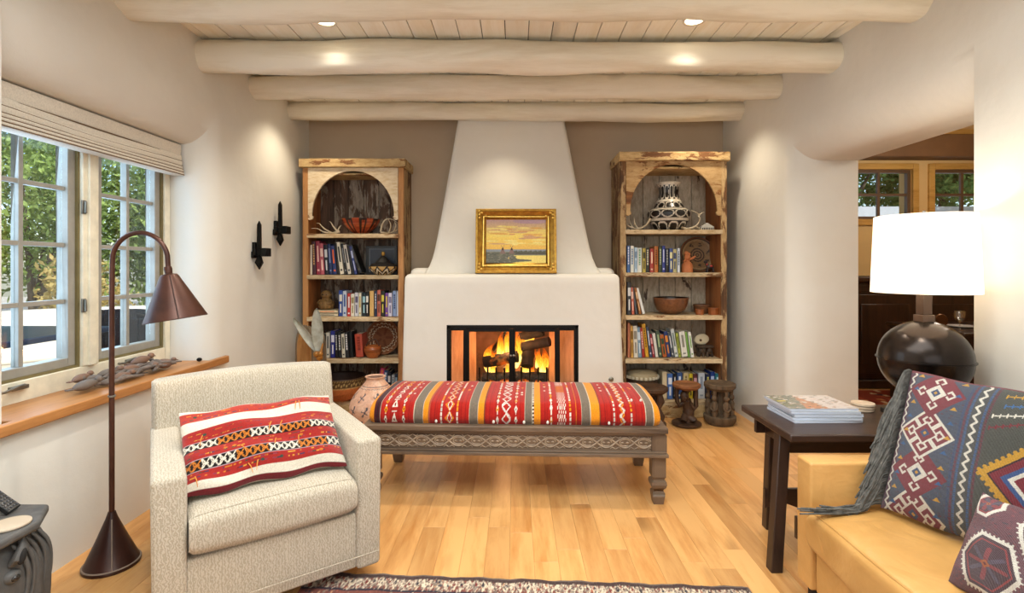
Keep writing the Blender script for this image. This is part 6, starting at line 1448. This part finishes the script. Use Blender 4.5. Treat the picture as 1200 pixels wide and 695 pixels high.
for k in range(14):
    for sx, sy in ((-1, 1), (-1, -1), (1, 1), (1, -1)): t_ = (k+.5)/14; c.disc(.74+sx*.285*(1-t_), .42+sy*.36*t_, .009, .012, YL)
def cross(x, y, L_, ang, col__, n_=7):
    for i in range(n_):
        q = (x+math.cos(ang)*L_*i/n_, y+math.sin(ang)*L_*i/n_); c.line(q[0], q[1]-.012, q[0], q[1]+.012, .007, col__)
    c.line(x, y, x+math.cos(ang)*L_, y+math.sin(ang)*L_, .008, col__)
for x, y, a_, q in ((.49, .93, .25, YL), (.50, .86, .3, '#3f6aa0'), (.47, .78, .35, WH3), (.47, .70, .5, RD3), (.49, .12, -.5, WH3), (.49, .20, -.6, RD3), (.55, .02, -.3, '#3f6aa0'), (.62, .06, -.3, YL), (.75, .93, .1, WH3), (.8, .85, 0, RD3)): cross(x, y, .2, a_, q)
c.rect(0, 1, .985, 1, '#7a2430'); c.grain(.22, 5)
cb = Canvas(8, 8, '#4a4444')
bl_, tlp = Vector((1.315, 1.845, .430)), Vector((1.512, 1.868, .893)); brd = Vector((.42, -.91, 0))
M_kp = attr_mat('kilim_knots', .97, .9, 300, .003, .2, weave=True, spec=.1)
P1, sf = pillow('large_kilim_pillow', .62, .515, .19, c, cb, M_kp, 'large dark kilim pillow with stepped yellow diamond and long grey tassels', bl_, brd, tlp-bl_, nu=480, nv=400, floppy=.3, seed=2)
# fringe hanging from the left edge
M_fr = plain('grey_yarn', '#66645f', .95, col2='#403f3c', scale=50, bump=.4); rf = random.Random(3); Mi = P1.matrix_world.inverted()
strands = []
for k in range(90):
    v_ = 1-(k+.5)/90*.98; y = .515*v_; x_, y_, z_ = sf(1)(np.array([0.0]), np.array([v_])); p0 = P1.matrix_world @ Vector((float(x_[0])-.002, float(y_[0]), 0))
    L_ = rf.uniform(.13, .19)
    drop = Vector((-.42-.35*(1-v_), rf.uniform(-.12, .02), -1)).normalized()
    pts_ = [p0, p0+Vector((-.03, -.008, .004)), p0+Vector((-.045, -.012, -.02))+drop*L_*.35, p0+Vector((-.05, -.014, -.02))+drop*L_*.75+Vector((rf.uniform(-.01, .01), rf.uniform(-.01, .01), 0)), p0+Vector((-.05, -.014, -.02))+drop*L_*1.15]
    zmin = .418
    q_ = []
    for j, p in enumerate(pts_):
        if p.z < zmin: p = Vector((p.x-(zmin-p.z)*.9, p.y, zmin+rf.uniform(0, .012)))
        q_.append(Mi @ p)
    strands.append(q_)
m = MB()
for q_ in strands:
    for j in range(2): of = Vector((rf.uniform(-.004, .004), rf.uniform(-.006, .006), rf.uniform(-.004, .004))); m.tube(smooth_prof([tuple(p+of*i*.5) for i, p in enumerate(q_)], 2), [.0045]+[.0038]*6+[.003]*2, 5)
o = m.build('fringe', M_fr, P1, smooth=True); o['kind'] = 'stuff'
# small pillow
c = Canvas(400, 400, '#6b4048'); rg = np.random.RandomState(23)
for i in range(900): c.disc(rg.rand(), rg.rand(), .012, .007, ['#5c3840', '#7a3a40', '#58424e', '#86454a', '#4a3a44'][rg.randint(5)])
def hexm(cx, cy, s_):
    P_ = [(cx-s_*.55, cy), (cx-s_*.25, cy+s_*.62), (cx+s_*.25, cy+s_*.62), (cx+s_*.55, cy), (cx+s_*.25, cy-s_*.62), (cx-s_*.25, cy-s_*.62), (cx-s_*.55, cy)]
    c.poly(P_, '#4a3038'); c.path(P_, .028, '#e6dfd2')
    for (a, b) in zip(P_, P_[1:]):
        for i in range(7): t_ = i/7; x = a[0]+(b[0]-a[0])*t_; y = a[1]+(b[1]-a[1])*t_; dx_, dy_ = x-cx, y-cy; c.line(x, y, x+dx_*.10, y+dy_*.10, .014, '#e6dfd2')
    c.path([(cx+(x-cx)*.8, cy+(y-cy)*.8) for x, y in P_], .012, '#9a3a3a')
    for k in range(8): a = k*math.pi/4; c.line(cx, cy, cx+s_*.34*math.cos(a), cy+s_*.34*math.sin(a), .035, '#584a5a' if k % 2 else '#8a3a3e')
    c.diamond(cx, cy, s_*.10, s_*.10, '#b0602e'); c.diamond(cx, cy, s_*.04, s_*.04, '#6b2a2c')
hexm(.30, .36, .42); hexm(.62, .86, .42); hexm(.86, .22, .42); hexm(.12, .92, .2)
c.grain(.2, 3)
b2, t2 = Vector((1.215, 1.405, .425)), Vector((1.262, 1.400, .665))
pillow('small_kilim_pillow', .36, .265, .12, c, Canvas(4, 4, '#5a3d44'), M_kp, 'small plum kilim pillow with white toothed hexagons, at right edge', Vector((1.205, 1.425, .425)), Vector((.12, -.99, .0)), Vector((.11, .013, .245)), nu=300, nv=260, floppy=.5, seed=5)

# ================================================================ FOREGROUND RUG
c = Canvas(900, 260, '#7d4a42'); rg = np.random.RandomState(41)
for k in range(60):
    u = (k+.5)/60; q = ['#b86a50', '#8d3f38', '#3e4152', '#c7a98c', '#a4583f'][k % 5]
    for j in range(9):
        v_ = 1-(.035+j*.115); c.diamond(u+(.5/60)*(j % 2), v_, .0085, .035, q if j % 3 else '#d8c8b0'); c.diamond(u+(.5/60)*(j % 2), v_, .004, .016, ['#2c2c38', '#d8c8b0', '#7a2e2c'][(k+j) % 3])
for i in range(4000): c.disc(rg.rand(), rg.rand(), .0022, .006, ['#a85a45', '#3b3a46', '#c9b49a', '#6a2c2c', '#8d7a6a', '#b8896a'][rg.randint(6)])
c.rect(0, 1, .985, 1, '#4a3a38'); c.rect(0, 1, .925, .93, '#35303a'); c.rect(.99, 1, 0, 1, '#4a3a38'); c.rect(0, 1, .86, .865, '#2f2c36')
for i in range(1400): c.disc(rg.rand(), .93+rg.rand()*.055, .0018, .004, ['#8f8074', '#b8a796', '#6d5f58'][rg.randint(3)])
c.grain(.25, 4)
def rugf(U_, V_): 
    x = -.86+1.79*U_; y = .75+1.39*V_-.057*(x+.6)*V_+.004*np.sin(x*31)*V_**6+.002*np.sin(x*77)*V_**6
    return x, y, .012+.0012*np.sin(x*20)*np.sin(y*25)+0*x
rg_ = thing('patterned_rug', 'worn red and cream patterned oriental rug at bottom edge of picture', 'rug')
grid_obj('pile', rugf, 600, 200, c, M_attr_rug, rg_)
e_ = [rugf(np.array([u]), np.array([1.0])) for u in np.linspace(0, 1, 80)]; m = MB().tube([(float(a[0]), float(b[0]), .0065) for a, b, _ in e_], .0065, 6).tube([(.93, .75, .0065), (.93, 2.053, .0065)], .0065, 6); m.build('bound_edge', plain('rug_binding', '#6d5f58', .95, scale=80, bump=.6), rg_, smooth=True)
rf = random.Random(8); m = MB()
for i in range(150):
    u = (i+.5)/150; a, b, _ = rugf(np.array([u]), np.array([1.0])); x, y = float(a[0]), float(b[0]); m.tube([(x, y, .008), (x+rf.uniform(-.004, .004), y+.009, .005), (x+rf.uniform(-.008, .008), y+rf.uniform(.012, .02), .003)], [.0022, .002, .0015], 4)
o = m.build('fringe', plain('rug_fringe', '#b8a894', .95), rg_, smooth=True); o['kind'] = 'stuff'

# ================================================================ CARVED RHINOCEROS STOOL, lower left
g = N('grey_carved_wood'); v = g.coord('Object'); wv = g.n('ShaderNodeTexWave', {'Vector': v, 'Scale': 5.0, 'Distortion': 5.0, 'Detail': 3.0, 'Detail Scale': 1.5}).outputs[1]; nz = g.noise(v, 22, 5, .6)
b = g.bsdf(g.mix(nz, lin('#3a3938'), lin('#6c6a68')), .55); g.set(b.inputs['Normal'], g.bump(g.math('ADD', g.math('MULTIPLY', wv, .6), g.math('MULTIPLY', nz, .4)), .45, .010)); M_rh = g.m
rh = thing('animal_stool', 'grey carved wooden animal-head stool at lower left edge', 'stool', (-1.785, 1.62, 0))
def ring_body(secs, n=40, mat_=M_rh, nm='body'):
    """secs: (y, z-centre, half-width, half-height, superellipse power); the head looks along -y"""
    S_ = np.array(smooth_prof([tuple(map(float, s)) for s in secs], 6)); m_ = len(S_)
    def fn(U_, V_):
        i = V_*(m_-1); f = lambda k: np.interp(i, np.arange(m_), S_[:, k]); th = U_*2*math.pi; p = f(4)
        sup = lambda c_: np.sign(c_)*np.abs(c_)**p
        x = f(2)*sup(np.cos(th)); z = f(1)+f(3)*sup(np.sin(th))
        fold_ = .035*np.sin(f(0)*105+z*9)*np.clip((f(0)-.03)*12, 0, 1)*np.clip((.22-f(0))*14, 0, 1)
        return x*(1+fold_), f(0)+.03*(z-.2)*(f(0) > .0), z
    return grid_obj(nm, fn, n*2, 90, None, mat_, rh, closed_u=True)
ring_body([(.225, .21, .04, .12, .9), (.215, .21, .10, .18, .8), (.17, .212, .158, .207, .7), (.08, .213, .170, .211, .65), (0, .212, .166, .208, .7), (-.08, .19, .158, .188, .8), (-.16, .16, .132, .158, .85), (-.24, .13, .10, .128, .9), (-.30, .11, .07, .10, .95), (-.32, .10, .01, .03, 1)])
for s_ in (1,):
    MB().tube([(s_*q, y_, z_) for q, y_, z_ in (((.154, .040, .335), (.168, .046, .352), (.172, .060, .385), (.164, .066, .408)) if s_ > 0 else ((.12, .035, .315), (.13, .045, .345), (.13, .060, .385), (.125, .066, .408)))], [.022, .034, .026, .006], 14, sq=.5).build('ear', M_rh, rh, smooth=True)
    MB().ball((s_*.186, .040, .360), (.010, .012, .026), rot=Matrix.Rotation(R(-18), 3, 'X')).build('ear_hollow_shade', plain('ear_shadow', '#1c1a19', .8), rh, smooth=True)  # near-black ball stands in for the shade inside the ear
    MB().ball((s_*.160, .03, .300), (.022, .027, .022)).build('eyelid', M_rh, rh, smooth=True); MB().ball((s_*.176, .027, .298), (.011, .014, .011)).build('eye', plain('polished_eye', '#2a2725', .25), rh, smooth=True)
for k in range(5):
    yy = .062+.026*k; MB().tube(smooth_prof([(.150-.004*k, yy-.02, .395), (.168-.004*k, yy, .35), (.173-.005*k, yy+.012, .29), (.172-.005*k, yy+.006, .22), (.166-.005*k, yy-.02, .15), (.16, yy-.045, .10)], 4), [.002]+[.0062]*19+[.002], 10).build('neck_fold', M_rh, rh, smooth=True)
MB().prism_z([(-.13, -.20), (.13, -.20), (.195, -.06), (.195, .09), (.115, .215), (-.13, .215), (-.165, 0)], .420, .450).build('seat', M_rh, rh, bevel=.010, seg=3)
MB().lathe([(0, 0), (.052, 0), (.055, .004), (.054, .008), (0, .009)], n=40).build('round_coaster', plain('pale_wood_coaster', '#cbbba6', .6, col2='#b8a68f', scale=6, stretch=(.2, 1, 1)), smooth=True, loc=(-1.655, 1.675, .451), label='large pale round wooden coaster on the animal stool', cat='coaster')
t = thing('remote_control', 'black studded remote control leaning at the left edge on animal stool', 'remote', (-1.735, 1.765, .452)); rm = Matrix.Rotation(R(42), 4, 'Y') @ Matrix.Rotation(R(8), 4, 'Z')
MB().box(-.16, 0, -.024, .024, 0, .018).xf(rm).build('body', plain('black_plastic', '#151517', .35), t, bevel=.003); m = MB()
for i in range(12):
    for j in range(4): m.ball((-.012-i*.0125, -.016+j*.0107, .019), (.0042, .0035, .003), 6, 4)
m.xf(rm).build('button', plain('grey_button', '#5a5a5e', .4), t, smooth=True)
